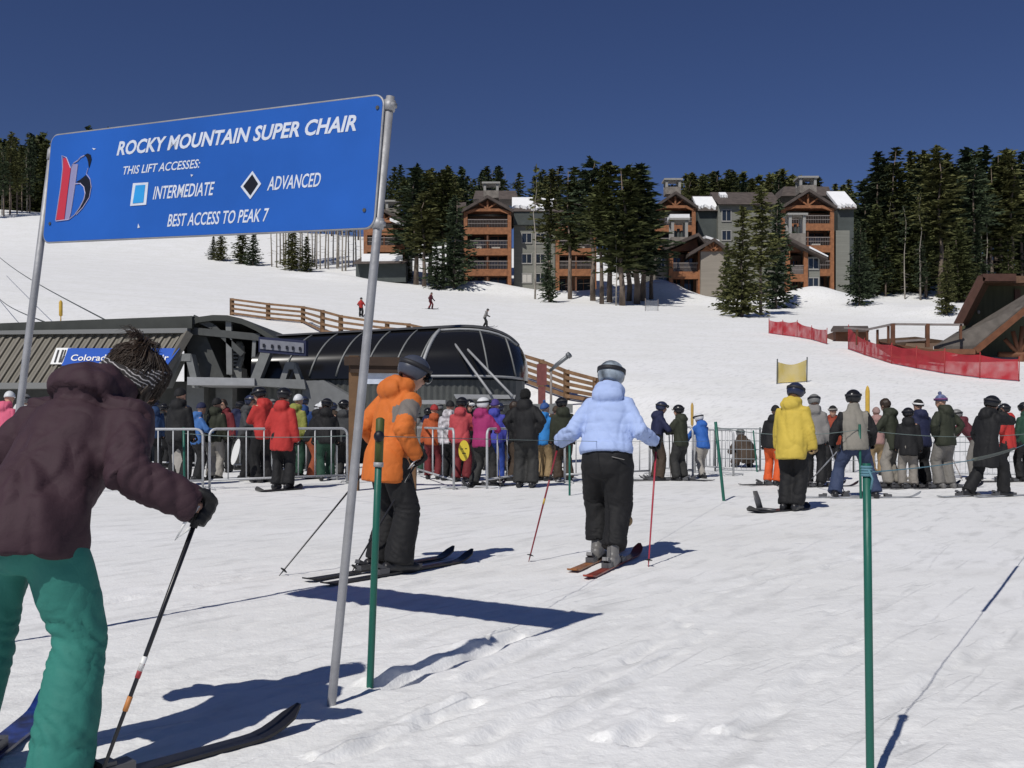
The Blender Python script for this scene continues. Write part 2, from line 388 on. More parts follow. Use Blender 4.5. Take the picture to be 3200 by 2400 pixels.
def tree_px(kind, u, vb, vt, label, group=None, wide=1.0, var=None, d=None):
    p = G(u, vb) if d is None else Vector(((u - 1600) / F * d, d, land1((u - 1600) / F * d, d)))
    H = (CAMZ + (HOR - vt) / F * p.y) - p.z
    return tree(kind, p, H, label, group, wide, var)
# right-hand grove
GR = 'tall dark pines of the grove above the red net'
lab = 'tall dark pine crowded into the grove at the right, above the red net'
for i, (u, vb, vt) in enumerate([(2705, 880, 560), (2741, 905, 482), (2770, 870, 520), (2797, 910, 462), (2840, 880, 478), (2868, 915, 520), (2890, 895, 474), (2918, 870, 510),
                                 (2938, 930, 455), (2965, 885, 500), (2990, 905, 520), (3012, 890, 468), (3044, 930, 500), (3076, 880, 464), (3100, 900, 515), (3126, 885, 473), (3160, 905, 466), (3196, 890, 478),
                                 (2720, 850, 600), (2815, 845, 540), (2905, 850, 530), (3000, 845, 540), (3090, 845, 520), (3180, 850, 510), (3230, 880, 500), (2760, 845, 505), (2850, 850, 500), (2878, 855, 490), (2950, 850, 480), (3025, 850, 490), (3058, 850, 480), (3112, 850, 490), (3145, 850, 480), (2730, 850, 540)]):
    tree_px('tall' if i % 3 else 'pine', u, vb, vt, lab, GR, rng.uniform(1.5, 2.1))
for i, (u, vb, vt) in enumerate([(2828, 935, 640), (2876, 938, 600), (3066, 900, 620), (3085, 905, 610), (2783, 915, 620)]):
    tree_px('thin', u, vb, vt, 'slender pine with a long bare pale trunk in front of the grove', 'slender pines with bare trunks before the grove')
tree_px('spruce', 2685, 955, 690, 'bushy young spruce at the left edge of the right grove, beside the timber lodge')
tree_px('spruce', 2958, 985, 770, 'ragged low spruce standing alone on the snow below the right grove')
tree_px('spruce', 3150, 905, 690, 'broad spruce behind the dark gabled roof at the right edge')
for i in range(60):
    u = rng.uniform(2660, 3300); d = rng.uniform(150, 205); x = (u - 1600) / F * d
    tree(('spruce', 'tall', 'spruce')[i % 3], (x, d, land1(x, d)), rng.uniform(9, 15), 'dark conifer deep inside the right-hand grove, behind the bare trunks', 'conifers deep in the right grove', 1.5)
# centre
tree_px('spruce', 2318, 990, 650, 'broad olive spruce reaching to the snow in front of the beige gabled lodge', None, 1.35, 1)
tree_px('tall', 2378, 985, 585, 'tallest of the spruces in front of the lodges, with a bare trunk showing', None, 1.5, 3)
tree_px('spruce', 2425, 965, 630, 'dark spruce close against the stone chimney of the right lodge', None, 1.2, 0)
tree_px('spruce', 2275, 970, 760, 'low young spruce at the foot of the broad olive spruce', None, 1.2, 2)
GC = 'pines standing before the middle lodge'
for i, (k, u, vb, vt, w) in enumerate([('pine', 1716, 925, 535, .9), ('pine', 1781, 935, 525, 1.1), ('pine', 1853, 940, 497, 1.25), ('pine', 1905, 945, 505, 1.3), ('tall', 1945, 955, 520, 1.4), ('tall', 1990, 950, 515, 1.5), ('tall', 2010, 940, 560, 1.5), ('pine', 1880, 950, 560, 1.2), ('tall', 1965, 940, 600, 1.6), ('tall', 2035, 935, 600, 1.2)]):
    tree_px(k, u, vb, vt, 'tall pine in the clump standing between the balcony lodges', GC, w * 1.65)
tree_px('thin', 1672, 935, 515, 'thin pine with a long bare pole trunk in front of the grey wall')
tree_px('spruce', 1715, 945, 740, 'small dark spruce at the foot of the grey lodge wall')
tree_px('thin', 1925, 955, 640, 'pale-trunked pine leaning among the clump between the lodges')
GL = 'pines left of the balcony tower'
for i, (k, u, vb, vt, w) in enumerate([('tall', 1300, 890, 525, 1.5), ('tall', 1345, 885, 545, 1.4), ('pine', 1385, 890, 535, 1.2), ('tall', 1260, 880, 560, 1.2), ('spruce', 1420, 900, 615, 1.0), ('tall', 1325, 895, 600, 1.5)]):
    tree_px(k, u, vb, vt, 'dark pine in the clump right of the silver sign post', GL, w * 1.55)
for i, (u, vb, vt) in enumerate([(1270, 880, 780), (1365, 905, 760)]):
    tree_px('spruce', u, vb, vt, 'low bushy spruce at the foot of the pines right of the sign post', 'low spruces right of the sign post', 1.5)
# below the sign: small spruces and a stand of bare poles
for u, vb, vt in [(690, 815, 715), (755, 825, 690), (790, 830, 720), (912, 845, 700), (960, 850, 740), (665, 812, 740)]:
    tree_px('spruce', u, vb, vt, 'small bushy spruce at the edge of the slope seen below the blue sign', 'small spruces below the blue sign', 1.6)
for i in range(26):
    u = 850 + i * 11 + rng.uniform(-5, 5)
    tree_px('thin', u, 835 + (u - 850) * .055 - rng.uniform(0, 22), 470 + rng.uniform(-10, 60), 'slim bare-trunked pine in the stand seen below the blue sign', 'slim pines below the blue sign')
# left
for i in range(22):
    u = -60 + i * 13 + rng.uniform(-6, 6)
    tree_px(('tall', 'pine', 'thin')[i % 3], u, 672 - u * .12 + rng.uniform(-14, 10), 440 + rng.uniform(-30, 35), 'dark pine in the wood at the left edge, behind the blue sign', 'pines of the wood at the left edge', 1.1)
for i in range(40):
    u = rng.uniform(-120, 330); d = rng.uniform(215, 262); x = (u - 1600) / F * d; top = 445 + rng.uniform(-25, 45)
    H = CAMZ + (HOR - top) / F * d - land1(x, d)
    tree(('tall', 'spruce', 'tall')[i % 3], (x, d, land1(x, d)), max(H, 8), 'dark conifer at the back of the wood at the left edge', 'conifers at the back of the left wood', 1.5)
# far ridge
far = [(845, 1290), (1290, 1460), (1450, 1830), (2100, 2440), (2190, 2440), (2430, 2660)]
for i in range(150):
    lo, hi = far[i % len(far)]
    u = rng.uniform(lo, hi); d = rng.uniform(196, 262)
    top = 545 + (u > 2080) * 12 + (u > 2440) * 22 + rng.uniform(-28, 26)
    x = (u - 1600) / F * d; H = CAMZ + (HOR - top) / F * d - land1(x, d)
    if H > 3: tree(('tall', 'spruce', 'pine', 'tall')[i % 4], (x, d, land1(x, d)), H, 'dark conifer of the far wood on the ridge behind the lodges', 'conifers of the far ridge', 1.5)
for u in (275, 345, 520, 545, 572, 600):
    d = 290; x = (u - 1600) / F * d; top = 395 + rng.uniform(-4, 8); H = CAMZ + (HOR - top) / F * d - land1(x, d)
    tree('tall', (x, d, land1(x, d)), max(H, 6), 'tip of a far conifer showing over the top edge of the blue sign', 'conifer tips over the blue sign')
# ---------------------------------------------------------------- building materials
TIMBER = mat('orange_timber', (0.275, 0.114, 0.049), 0.65, 0, 0.25, 2.5, 0.2, 20)
TIMBER2 = mat('dark_timber', (0.13, 0.055, 0.028), 0.7, 0, 0.25, 2.5, 0.2, 20)
RAILM = mat('grey_rail', (0.23, 0.20, 0.185), 0.6, 0, .15, 3)
SHINGLE = mat('brown_shingle', (0.085, 0.068, 0.060), 0.85, 0, 0.3, 1.5, 0.6, 9)
SIDING = mat('grey_green_siding', (0.205, 0.205, 0.178), 0.8, 0, 0.10, 1.2, 0.3, 6, .3, None, 0, 0, (.3, .3, 4))
BEIGE = mat('beige_siding', (0.27, 0.24, 0.20), 0.8, 0, 0.08, 1.2, 0.2, 8, .3, None, 0, 0, (.3, .3, 4))
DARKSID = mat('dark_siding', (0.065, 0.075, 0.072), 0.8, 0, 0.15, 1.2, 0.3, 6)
STONE = mat('chimney_stone', (0.22, 0.195, 0.17), 0.85, 0, 0.3, 1.6, 0.6, 4)
GLASS = mat('dark_window_glass', (0.02, 0.026, 0.035), 0.06, 0, 0, 1, 0, 1, .6)
TRIM = mat('pale_trim', (0.32, 0.31, 0.29), 0.7, 0, .08)
SNOWCAP = mat('roof_snow', (0.84, 0.84, 0.84), 0.7, 0, 0.04, 1, 0.3, 3)
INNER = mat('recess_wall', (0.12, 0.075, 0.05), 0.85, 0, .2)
CURT = mat('pale_curtain', (0.5, 0.48, 0.44), 0.9)
def lodge(label, u, vb, d): return empty('timber_lodge', W(u, vb, d), label, 'building')
def part(root, mb, name, mats, smooth=False):
    o = mb.build(name, mats, root, smooth); return o
def newmb(root): return MB(root.location)
def gable_roof(root, x0, x1, ze, xa, za, y0, y1, th=0.45, over=0.0, m=SHINGLE, name='roof'):
    mb = newmb(root)
    for (xs, zs, xe, ze_) in ((x0, ze, xa, za), (xa, za, x1, ze if not isinstance(ze, tuple) else ze[1])):
        mb.prism([(xs, y0, zs), (xe, y0, ze_), (xe, y0, ze_ - th), (xs, y0, zs - th)], (0, y1 - y0, 0))
    return part(root, mb, name, m)
def window(root, x0, x1, z0, z1, y, fm=TRIM, curtain=False, mull=True):
    mb = newmb(root); t = .13
    mb.box((x0 - t, y - .10, z1), (x1 + t, y + .05, z1 + t)); mb.box((x0 - t, y - .14, z0 - t * 1.3), (x1 + t, y + .05, z0))
    mb.box((x0 - t, y - .10, z0), (x0, y + .05, z1)); mb.box((x1, y - .10, z0), (x1 + t, y + .05, z1))
    if mull: xm = (x0 + x1) / 2; mb.box((xm - .05, y - .07, z0), (xm + .05, y + .05, z1))
    f = part(root, mb, 'window', fm)
    g = newmb(root); g.box((x0, y - .03, z0), (x1, y + .04, z1)); p = g.build('pane', CURT if curtain else GLASS, f); return f
def chimney(root, x0, x1, z0, z1, y0, y1, cap=True, snow=False):
    mb = newmb(root); zt = z1 - .35
    zb = z0 + (z1 - z0) * .45 if cap else z1
    mb.box((x0, y0, z0), (x1, y1, zb)); c = part(root, mb, 'chimney', STONE)
    if cap:
        k = newmb(root); w = .38
        for xa in (x0, x1 - w):
            for ya in (y0, y1 - w): k.box((xa, ya, zb), (xa + w, ya + w, zt))
        k.box((x0 - .25, y0 - .25, zt), (x1 + .25, y1 + .25, z1 - .08)); k.build('chimney_cap', TRIM, c)
        f = newmb(root)
        for j in range(3):
            xm = x0 + (x1 - x0) * (.3 + .2 * j); f.tube([(xm, (y0 + y1) / 2, zb - .02), (xm, (y0 + y1) / 2, zb + (zt - zb) * (.45 + .12 * (j % 2)))], .22, 8)
        f.build('flue', DARKSID, c)
    if snow:
        s_ = newmb(root); s_.box((x0 - .2, y0 - .2, z1 - .06), (x1 + .2, y1 + .2, z1 + .45)); s_.build('snow_cap', SNOWCAP, c)
def bay_tower(root, u0, u1, d, vb, veave, vapex, bands, depth=12, posts=True, rails=True, chim=None, wings=True, truss=True, uapex=None, overh=12, furn=True):
    """a stack of timber balconies under a gable"""
    X = lambda u, dd=d: (u - 1600) / F * dd
    Zf = lambda v, dd=d: CAMZ + (HOR - v) / F * dd
    x0, x1 = X(u0), X(u1); zb, ze, za = Zf(vb) - 1.5, Zf(veave), Zf(vapex); ua = uapex or (u0 + u1) / 2; xa = X(ua)
    yb = d + 2.4
    mb = newmb(root); mb.box((x0 - .3, yb, zb), (x1 + .3, d + depth, ze - .5)); part(root, mb, 'wall', SIDING)
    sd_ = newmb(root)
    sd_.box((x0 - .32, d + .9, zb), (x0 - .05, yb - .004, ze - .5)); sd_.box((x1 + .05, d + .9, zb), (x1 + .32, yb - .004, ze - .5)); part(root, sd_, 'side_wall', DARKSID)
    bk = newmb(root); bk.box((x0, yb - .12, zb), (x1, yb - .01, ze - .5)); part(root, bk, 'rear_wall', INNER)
    g = newmb(root); g.prism([(x0, d + .7, ze - .25), (x1, d + .7, ze - .25), (xa, d + .7, za - .5)], (0, 1.2, 0)); part(root, g, 'gable', TIMBER2)
    gable_roof(root, x0 - overh / F * d, x1 + overh / F * d, ze - .1, xa, za, d - .7, d + depth + .4)
    if truss:
        t = newmb(root); w = x1 - x0
        t.bar((x0, d - .05, ze - .55), (x0 + w * .22, d - .05, ze - .05), .3, .4); t.bar((x0 + w * .22, d - .05, ze - .08), (x1 - w * .22, d - .05, ze - .08), .3, .4); t.bar((x1 - w * .22, d - .05, ze - .05), (x1, d - .05, ze - .55), .3, .4)
        t.bar((xa, d - .02, ze), (xa, d - .02, za - .7), .25, .25); t.bar((xa, d - .01, ze + .1), (xa - w * .2, d - .01, (ze + za) / 2 - .1), .2, .2); t.bar((xa, d - .01, ze + .1), (xa + w * .2, d - .01, (ze + za) / 2 - .1), .2, .2)
        part(root, t, 'truss', TIMBER)
    if posts:
        for xp in (x0, x1):
            p = newmb(root); p.box((xp - .27, d - .1, zb), (xp + .27, d + .4, ze - .3)); part(root, p, 'post', TIMBER)
        p = newmb(root); p.box((xa - .12, d + .02, zb), (xa + .12, d + .26, ze - 2.2)); part(root, p, 'post', TIMBER2)
    zs = [Zf(v) for v in bands]
    for i, z in enumerate(zs):
        b = newmb(root); b.box((x0 + .28, d - .12, z - .95), (x1 - .28, d + .25, z + .05)); b.box((x0 + .28, d + .25, z - .35), (x1 - .28, yb - .13, z - .05))
        o = part(root, b, 'balcony', TIMBER)
        if rails:
            r = newmb(root); zr = z + 1.25
            r.box((x0 + .28, d + .0, zr - .1), (x1 - .28, d + .12, zr + .02)); r.box((x0 + .28, d + .03, z + .62), (x1 - .28, d + .09, z + .70))
            n = 26
            for k in range(n): xx = x0 + .3 + (x1 - x0 - .6) * (k + .5) / n; r.box((xx - .018, d + .045, z + .05), (xx + .018, d + .075, zr - .1))
            r.build('railing', RAILM, o)
        if furn and i % 2 == 1:
            q = newmb(root); q.box((x0 + 1.6, d + .9, z - .04), (x0 + 2.3, d + 1.5, z + .5)); q.box((x0 + 1.6, d + 1.3, z + .5), (x0 + 2.3, d + 1.5, z + 1.0)); q.box((x1 - 2.6, d + .9, z + .1), (x1 - 1.4, d + 1.6, z + .45)); q.build('patio_chair', CURT, o)
    lv = [zb + 1.4] + zs
    for z in lv:                                                    # sliding doors and windows at the back of each balcony
        if z + 2.4 > ze - .3: continue
        w = x1 - x0
        window(root, x0 + .5, x0 + w * .42, z + .25, z + 2.25, yb - .12, TIMBER2); window(root, x0 + w * .55, x1 - .5, z + .25, z + 2.2, yb - .12, TIMBER2, False)
    if chim:
        cu0, cu1, cv0, cv1, cd = chim; chimney(root, X(cu0, cd), X(cu1, cd), Zf(cv0, cd), Zf(cv1, cd), cd, cd + 2.2)
    return x0, x1, zb, ze, za
def flat_wing(root, u0, u1, vt, vb, d, depth, m, snow=None, roof=True, rv=None):
    x0, x1 = W(u0, 0, d).x, W(u1, 0, d).x; z1 = W(0, vt, d).z; z0 = W(0, vb, d).z - 1.5
    mb = newmb(root); mb.box((x0, d, z0), (x1, d + depth, z1)); part(root, mb, 'wall', m)
    if roof:
        zr = W(0, rv, d + depth * .5).z if rv else z1 + 2
        r = newmb(root); ym = d + depth * .5
        r.prism([(x0 - .1, d - .8, z1 - .1), (x0 - .1, ym, zr), (x0 - .1, d + depth, z1 - .1), (x0 - .1, ym, zr - .5), ], (x1 - x0 + .2, 0, 0)); ro = part(root, r, 'roof', SHINGLE)
        for (su0, su1, f0, f1) in (snow or []):
            xs0, xs1 = W(su0, 0, d).x, W(su1, 0, d).x; k = newmb(root)
            ya, za = d - .8 + (ym - d + .8) * f0, z1 - .1 + (zr - z1 + .1) * f0; yb_, zb_ = d - .8 + (ym - d + .8) * f1, z1 - .1 + (zr - z1 + .1) * f1
            n = 12; rr = random.Random(int(su0)); low = [(xs0 + (xs1 - xs0) * i / n, ya + (yb_ - ya) * rr.uniform(0, .28), 0) for i in range(n + 1)]
            pts = [(x, y, za + (zb_ - za) * (y - ya) / max(yb_ - ya, 1e-3) + .03) for x, y, _ in low] + [(xs1, yb_, zb_ + .03), (xs0, yb_, zb_ + .03)]
            k.prism(pts, (0, -.05, .42)); k.build('snow_cap', SNOWCAP, ro)
    return x0, x1, z0, z1
# ---- the lodges
A = lodge('middle timber lodge with a four-storey stack of orange balconies and a grey windowed wall', 1530, 905, 146)
bay_tower(A, 1455, 1592, 146, 905, 655, 612, [712, 778, 842], chim=(1511, 1558, 618, 567, 151))
x0, x1, z0, z1 = flat_wing(A, 1606, 1742, 662, 905, 149, 12, SIDING, [(1600, 1668, .1, .9), (1660, 1702, .0, .35), (1695, 1735, .15, 1.0)], True, 622)
sh = newmb(A); sh.box((x0, 148.4, W(0, 705, 149).z), (x1, 148.99, W(0, 664, 149).z)); part(A, sh, 'dormer_wall', DARKSID)
for v0, v1 in ((758, 730), (822, 795), (882, 856)):
    for ua, ub in ((1632, 1660), (1676, 1702)):
        window(A, W(ua, 0, 149).x, W(ub, 0, 149).x, W(0, v0, 149).z, W(0, v1, 149).z, 149, TRIM, v1 == 856 and ua == 1632)
flat_wing(A, 1395, 1450, 680, 905, 150, 10, SIDING, None, True, 632)
window(A, W(1402, 0, 150).x, W(1420, 0, 150).x, W(0, 770, 150).z, W(0, 740, 150).z, 150)
hi = newmb(A); hi.prism([W(1478, 622, 160), W(1620, 622, 160), W(1612, 596, 164), W(1486, 596, 164)], (0, 5, 0)); part(A, hi, 'upper_roof', SHINGLE)
B = lodge('timber lodge bay half hidden behind the tall pines, with three orange balconies', 1797, 910, 147)
bay_tower(B, 1742, 1858, 147, 910, 668, 635, [708, 777, 842], truss=True)
L_ = lodge('timber lodge seen directly behind the silver sign post, with balconies and a snowy porch roof', 1195, 870, 148)
bay_tower(L_, 1142, 1258, 148, 865, 690, 655, [715, 768], chim=(1205, 1248, 672, 624, 152))
pr = newmb(L_); pr.prism([W(1105, 825, 143), W(1275, 822, 143), W(1258, 806, 146), W(1130, 808, 146)], (0, .3, .3)); part(L_, pr, 'porch_roof', SHINGLE)
ps = newmb(L_); ps.prism([W(1130, 817, 143.6), W(1258, 815, 143.6), W(1256, 808, 145.8), W(1132, 809, 145.8)], (0, .05, .75)); part(L_, ps, 'snow_cap', SNOWCAP)
pw = newmb(L_); pw.box((W(1112, 0, 144.4).x, 144.4, W(0, 880, 144).z), (W(1268, 0, 144.4).x, 147.6, W(0, 822, 144).z)); part(L_, pw, 'porch_wall', DARKSID)
rs = newmb(L_); rs.prism([W(1218, 680, 147), W(1262, 700, 147), W(1262, 706, 147), W(1218, 690, 147)], (0, 6, .5)); part(L_, rs, 'snow_cap', SNOWCAP)
Cc = lodge('timber lodge tower rising behind the beige gabled house, its chimney against the pines', 2100, 880, 150)
bay_tower(Cc, 2052, 2168, 150, 880, 645, 600, [705, 770], chim=(2080, 2128, 606, 556, 155))
flat_wing(Cc, 2180, 2250, 660, 860, 153, 9, DARKSID, [(2176, 2240, .05, .75)], True, 612)
x0, x1, z0, z1 = flat_wing(Cc, 2244, 2440, 640, 860, 152, 11, SIDING, [(2262, 2284, .5, .75)], True, 601)
window(Cc, W(2257, 0, 152).x, W(2283, 0, 152).x, W(0, 690, 152).z, W(0, 657, 152).z, 152)
window(Cc, W(2257, 0, 152).x, W(2283, 0, 152).x, W(0, 750, 152).z, W(0, 722, 152).z, 152)
D = lodge('beige-walled timber house with an orange sunburst gable and a stone chimney capped with snow', 2160, 915, 134)
bay_tower(D, 2097, 2188, 134, 912, 775, 730, [850], depth=8, uapex=2180, overh=30, truss=False, posts=True)
w_ = newmb(D); w_.box((W(2190, 0, 133.2).x, 133.2, W(0, 925, 133).z), (W(2268, 0, 133.2).x, 141, W(0, 785, 133).z)); part(D, w_, 'wall', BEIGE)
gg = newmb(D); gg.prism([W(2190, 785, 133.1), W(2268, 785, 133.1), W(2229, 752, 133.1)], (0, .5, 0)); part(D, gg, 'gable', TIMBER)
gable_roof(D, W(2150, 0, 133).x, W(2290, 0, 133).x, W(0, 792, 133).z, W(2229, 0, 133).x, W(0, 746, 133).z, 132.3, 141)
sb = newmb(D)
for a in (-60, -30, 0, 30, 60): c = W(2229, 784, 132.9); sb.bar(c, c + Vector((math.sin(R(a)) * 1.25, 0, math.cos(R(a)) * 1.25)), .2, .2)
part(D, sb, 'sunburst_truss', TIMBER)
lw = newmb(D); lw.box((W(2052, 0, 135).x, 135, W(0, 925, 135).z), (W(2094, 0, 135).x, 141, W(0, 795, 135).z)); part(D, lw, 'side_wall', BEIGE)
window(D, W(2057, 0, 135).x, W(2076, 0, 135).x, W(0, 835, 135).z, W(0, 802, 135).z, 135); window(D, W(2058, 0, 135).x, W(2088, 0, 135).x, W(0, 905, 135).z, W(0, 868, 135).z, 135)
chimney(D, W(2098, 0, 138).x, W(2150, 0, 138).x, W(0, 790, 138).z, W(0, 680, 138).z, 138, 140.2, True, True)
ds = newmb(D); ds.prism([W(2206, 736, 136), W(2248, 750, 136), W(2248, 756, 136), W(2206, 744, 136)], (0, 4, .4)); part(D, ds, 'snow_cap', SNOWCAP)
E = lodge('rightmost tall timber lodge with orange balconies under a gable, chimney highest on the skyline', 2530, 900, 143)
bay_tower(E, 2449, 2600, 143, 905, 645, 592, [700, 768, 842], chim=(2499, 2552, 602, 549, 148))
hi = newmb(E); hi.prism([W(2442, 612, 152), W(2600, 612, 152), W(2590, 583, 156), W(2450, 583, 156)], (0, 5, 0)); part(E, hi, 'upper_roof', SHINGLE)
flat_wing(E, 2618, 2668, 655, 880, 147, 10, DARKSID, [(2614, 2672, .0, .95)], True, 605)
flat_wing(E, 2612, 2655, 720, 880, 144, 8, SIDING, None, False)
Fh = lodge('low timber house with a stone chimney at the foot of the rightmost balcony lodge', 2520, 910, 134)
bay_tower(Fh, 2462, 2518, 134, 912, 778, 738, [858], depth=8, overh=4, truss=False, uapex=2455)
rf = newmb(Fh); rf.prism([W(2462, 738, 133), W(2588, 802, 133), W(2588, 812, 133), W(2462, 750, 133)], (0, 8, 0)); part(Fh, rf, 'roof', SHINGLE)
rs = newmb(Fh); rs.prism([W(2530, 769, 132.9), W(2588, 799, 132.9), W(2588, 803, 132.9), W(2530, 775, 132.9)], (0, 5, .2)); part(Fh, rs, 'snow_cap', SNOWCAP)
rw = newmb(Fh); rw.box((W(2522, 0, 134.5).x, 134.5, W(0, 925, 134).z), (W(2562, 0, 134.5).x, 141, W(0, 800, 134).z)); part(Fh, rw, 'wall', SIDING)
window(Fh, W(2527, 0, 134.5).x, W(2556, 0, 134.5).x, W(0, 838, 134).z, W(0, 806, 134).z, 134.5); window(Fh, W(2527, 0, 134.5).x, W(2556, 0, 134.5).x, W(0, 900, 134).z, W(0, 868, 134).z, 134.5)
chimney(Fh, W(2466, 0, 137.5).x, W(2518, 0, 137.5).x, W(0, 780, 137).z, W(0, 662, 137).z, 137.5, 139.6)

# ---------------------------------------------------------------- near lodge at the right edge
N = empty('gabled_lodge', W(3090, 1190, 60), 'dark olive gabled lodge with a big brown shingle porch roof at the right edge', 'building')
OLIVE = mat('olive_boards', (0.085, 0.088, 0.052), 0.8, 0, .15, 2, .4, 6, .3, None, 0, 0, (3, 3, .3))
PORCH = mat('porch_shingle', (0.105, 0.092, 0.080), 0.9, 0, .25, 2, .6, 14)
REDT = mat('red_brown_fascia', (0.085, 0.040, 0.028), 0.7, 0, .2, 3)
d = 62
w = newmb(N); w.prism([W(3060, 890, d), W(3500, 890, d), W(3500, 1240, d), W(2985, 1240, d), W(2996, 1030, d)], (8, 9, 0)); part(N, w, 'wall', OLIVE)
r_ = newmb(N); r_.prism([W(3075, 864, d - 1.3), W(2996, 1012, d - 1.3), W(2990, 1012, d - 1.3), W(3060, 862, d - 1.3)], (9.5, 11, 0)); r_.prism([W(3062, 862, d - 1.3), W(3500, 862, d - 1.3), W(3500, 884, d - 1.3), W(3070, 884, d - 1.3)], (9.5, 11, 0)); part(N, r_, 'roof', mat('roof_soffit', (.16, .09, .055), .8, 0, .2))
f_ = newmb(N); f_.bar(W(3068, 868, d - 1.42), W(3172, 868, d - 1.42), .28, .45); f_.bar(W(3068, 866, d - 1.42), W(2992, 1014, d - 1.42), .28, .4); part(N, f_, 'fascia', REDT)
tr = newmb(N); tr.box((W(3176, 0, d).x - .15, d - .12, W(0, 990, d).z), (W(3176, 0, d).x + .2, d - .01, W(0, 905, d).z)); part(N, tr, 'corner_trim', REDT)
lp = MB(N.location); lp.add(*ellipsoid(W(3058, 975, d - .2), .09, .09, .12)); part(N, lp, 'wall_lamp', TRIM, True)
p_ = newmb(N); q0, q1, q2, q3 = W(2920, 1093, 58), W(3052, 1090, 58), W(3300, 900, 59.5), W(3010, 1032, 61.8)
p_.prism([W(2918, 1094, 58), W(3048, 1092, 57.2), W(3200, 965, 57.4), W(3400, 800, 57.8), W(3180, 975, 61.8), W(2990, 1048, 61.8)], (0, 0, .22)); part(N, p_, 'porch_roof', PORCH)
e_ = newmb(N); e_.bar(W(2918, 1099, 57.95), W(3048, 1099, 57.15), .2, .3); e_.bar(W(3048, 1097, 57.15), W(3400, 806, 57.7), .2, .34); part(N, e_, 'porch_fascia', mat('porch_log', (.15, .06, .028), .7, 0, .2, 3))
sn = newmb(N); sn.bar(W(2925, 1088, 58.1), W(2968, 1060, 61), .3, .18); part(N, sn, 'snow_cap', SNOWCAP)
tb = newmb(N)
c = W(3185, 1110, 58.6)
for u, v in ((3140, 1060), (3165, 1035), (3195, 1020), (3225, 1015)): tb.tube([c, W(u, v, 58.6)], .13, 8)
tb.tube([W(3120, 1108, 58.6), W(3400, 1108, 58.6)], .17, 8); tb.tube([W(3190, 1108, 58.6), W(3190, 1235, 58.6)], .18, 8); tb.tube([W(3060, 1105, 58.6), W(3060, 1235, 58.6)], .16, 8); part(N, tb, 'log_truss', mat('porch_log', (.15, .06, .028), .7, 0, .2, 3), True)
ww = newmb(N); ww.box((W(3190, 0, d).x, d - .05, W(0, 990, d).z), (W(3225, 0, d).x, d - .011, W(0, 940, d).z)); part(N, ww, 'window', TRIM)
dk = empty('wooden_deck', W(2790, 1090, 64), 'brown wooden deck with a post railing beside the olive lodge', 'deck')
m_ = newmb(dk); m_.prism([W(2745, 1060, 61), W(2800, 1068, 63), W(2955, 1092, 61), W(3000, 1070, 66), W(2860, 1052, 63)], (0, 0, -.25)); part(dk, m_, 'deck_floor', mat('deck_boards', (.16, .105, .07), .8, 0, .2, 2)); 
m_ = newmb(dk); m_.prism([W(2745, 1066, 61.05), W(2800, 1076, 56.05), W(2955, 1098, 54.05), W(2955, 1135, 54.05), W(2800, 1120, 56.05), W(2745, 1085, 61.05)], (0, .25, 0)); part(dk, m_, 'deck_skirt', TIMBER2)
dp = [(2742, 1030, 1085, 60.5), (2776, 1018, 1078, 58.5), (2790, 1012, 1078, 57), (2898, 1012, 1085, 57), (3002, 1013, 1060, 57), (2710, 1030, 1078, 62), (2678, 1030, 1078, 63)]
for u, v0, v1, dd in dp:
    m_ = newmb(dk); a, b = W(u, v0, dd), W(u, v1, dd); m_.bar(b, a, .2 if u in (2790, 2898) else .12); part(dk, m_, 'railing_post', TIMBER2)
m_ = newmb(dk)
for p, q in (((2776, 1016, 58.5), (2790, 1013, 57)), ((2790, 1013, 57), (3010, 1015, 57)), ((2710, 1030, 62), (2776, 1016, 58.5)), ((2640, 1024, 65), (2710, 1030, 62)), ((2790, 1068, 57), (2905, 1060, 57))): m_.bar(W(*p), W(*q), .12, .12)
part(dk, m_, 'handrail', RAILM)
ds_ = G(2660, 1068).y
bh = empty('low_shed', W(2660, 1068, ds_), 'low brown shed roof half buried in snow beside the red nets', 'shed'); m_ = newmb(bh)
m_.prism([W(2612, 1034, ds_), W(2706, 1034, ds_), W(2706, 1085, ds_), W(2612, 1085, ds_)], (.3, 3, 0)); part(bh, m_, 'wall', TIMBER2)
m_ = newmb(bh); m_.prism([W(2596, 1037, ds_ - .5), W(2716, 1037, ds_ - .5), W(2712, 1024, ds_ + 2), W(2604, 1024, ds_ + 2)], (0, 0, .14)); part(bh, m_, 'roof', SHINGLE)

# ---------------------------------------------------------------- nets and banners on poles
def netmat(name, rgb, alpha, n=70):
    m = bpy.data.materials.new(name); m.use_nodes = True; t = m.node_tree; b = t.nodes['Principled BSDF']
    b.inputs['Base Color'].default_value = (*rgb, 1); b.inputs['Roughness'].default_value = .8; b.inputs['Alpha'].default_value = alpha
    nz = t.nodes.new('ShaderNodeTexNoise'); nz.inputs['Scale'].default_value = 1.4
    co = t.nodes.new('ShaderNodeTexCoord'); t.links.new(co.outputs['Object'], nz.inputs['Vector'])
    mr = t.nodes.new('ShaderNodeMapRange'); mr.inputs[1].default_value = .35; mr.inputs[2].default_value = .65; mr.inputs[3].default_value = alpha - .14; mr.inputs[4].default_value = min(1, alpha + .10)
    t.links.new(nz.outputs[0], mr.inputs[0]); t.links.new(mr.outputs[0], b.inputs['Alpha']); return m
REDNET = netmat('red_net', (.38, .018, .028), .90); YELNET = netmat('yellow_net', (.62, .47, .10), .93); GREYNET = netmat('grey_net', (.35, .36, .38), .45)
POLER = mat('red_pole', (.30, .03, .03), .6); POLEG = mat('dark_pole', (.06, .07, .07), .5)
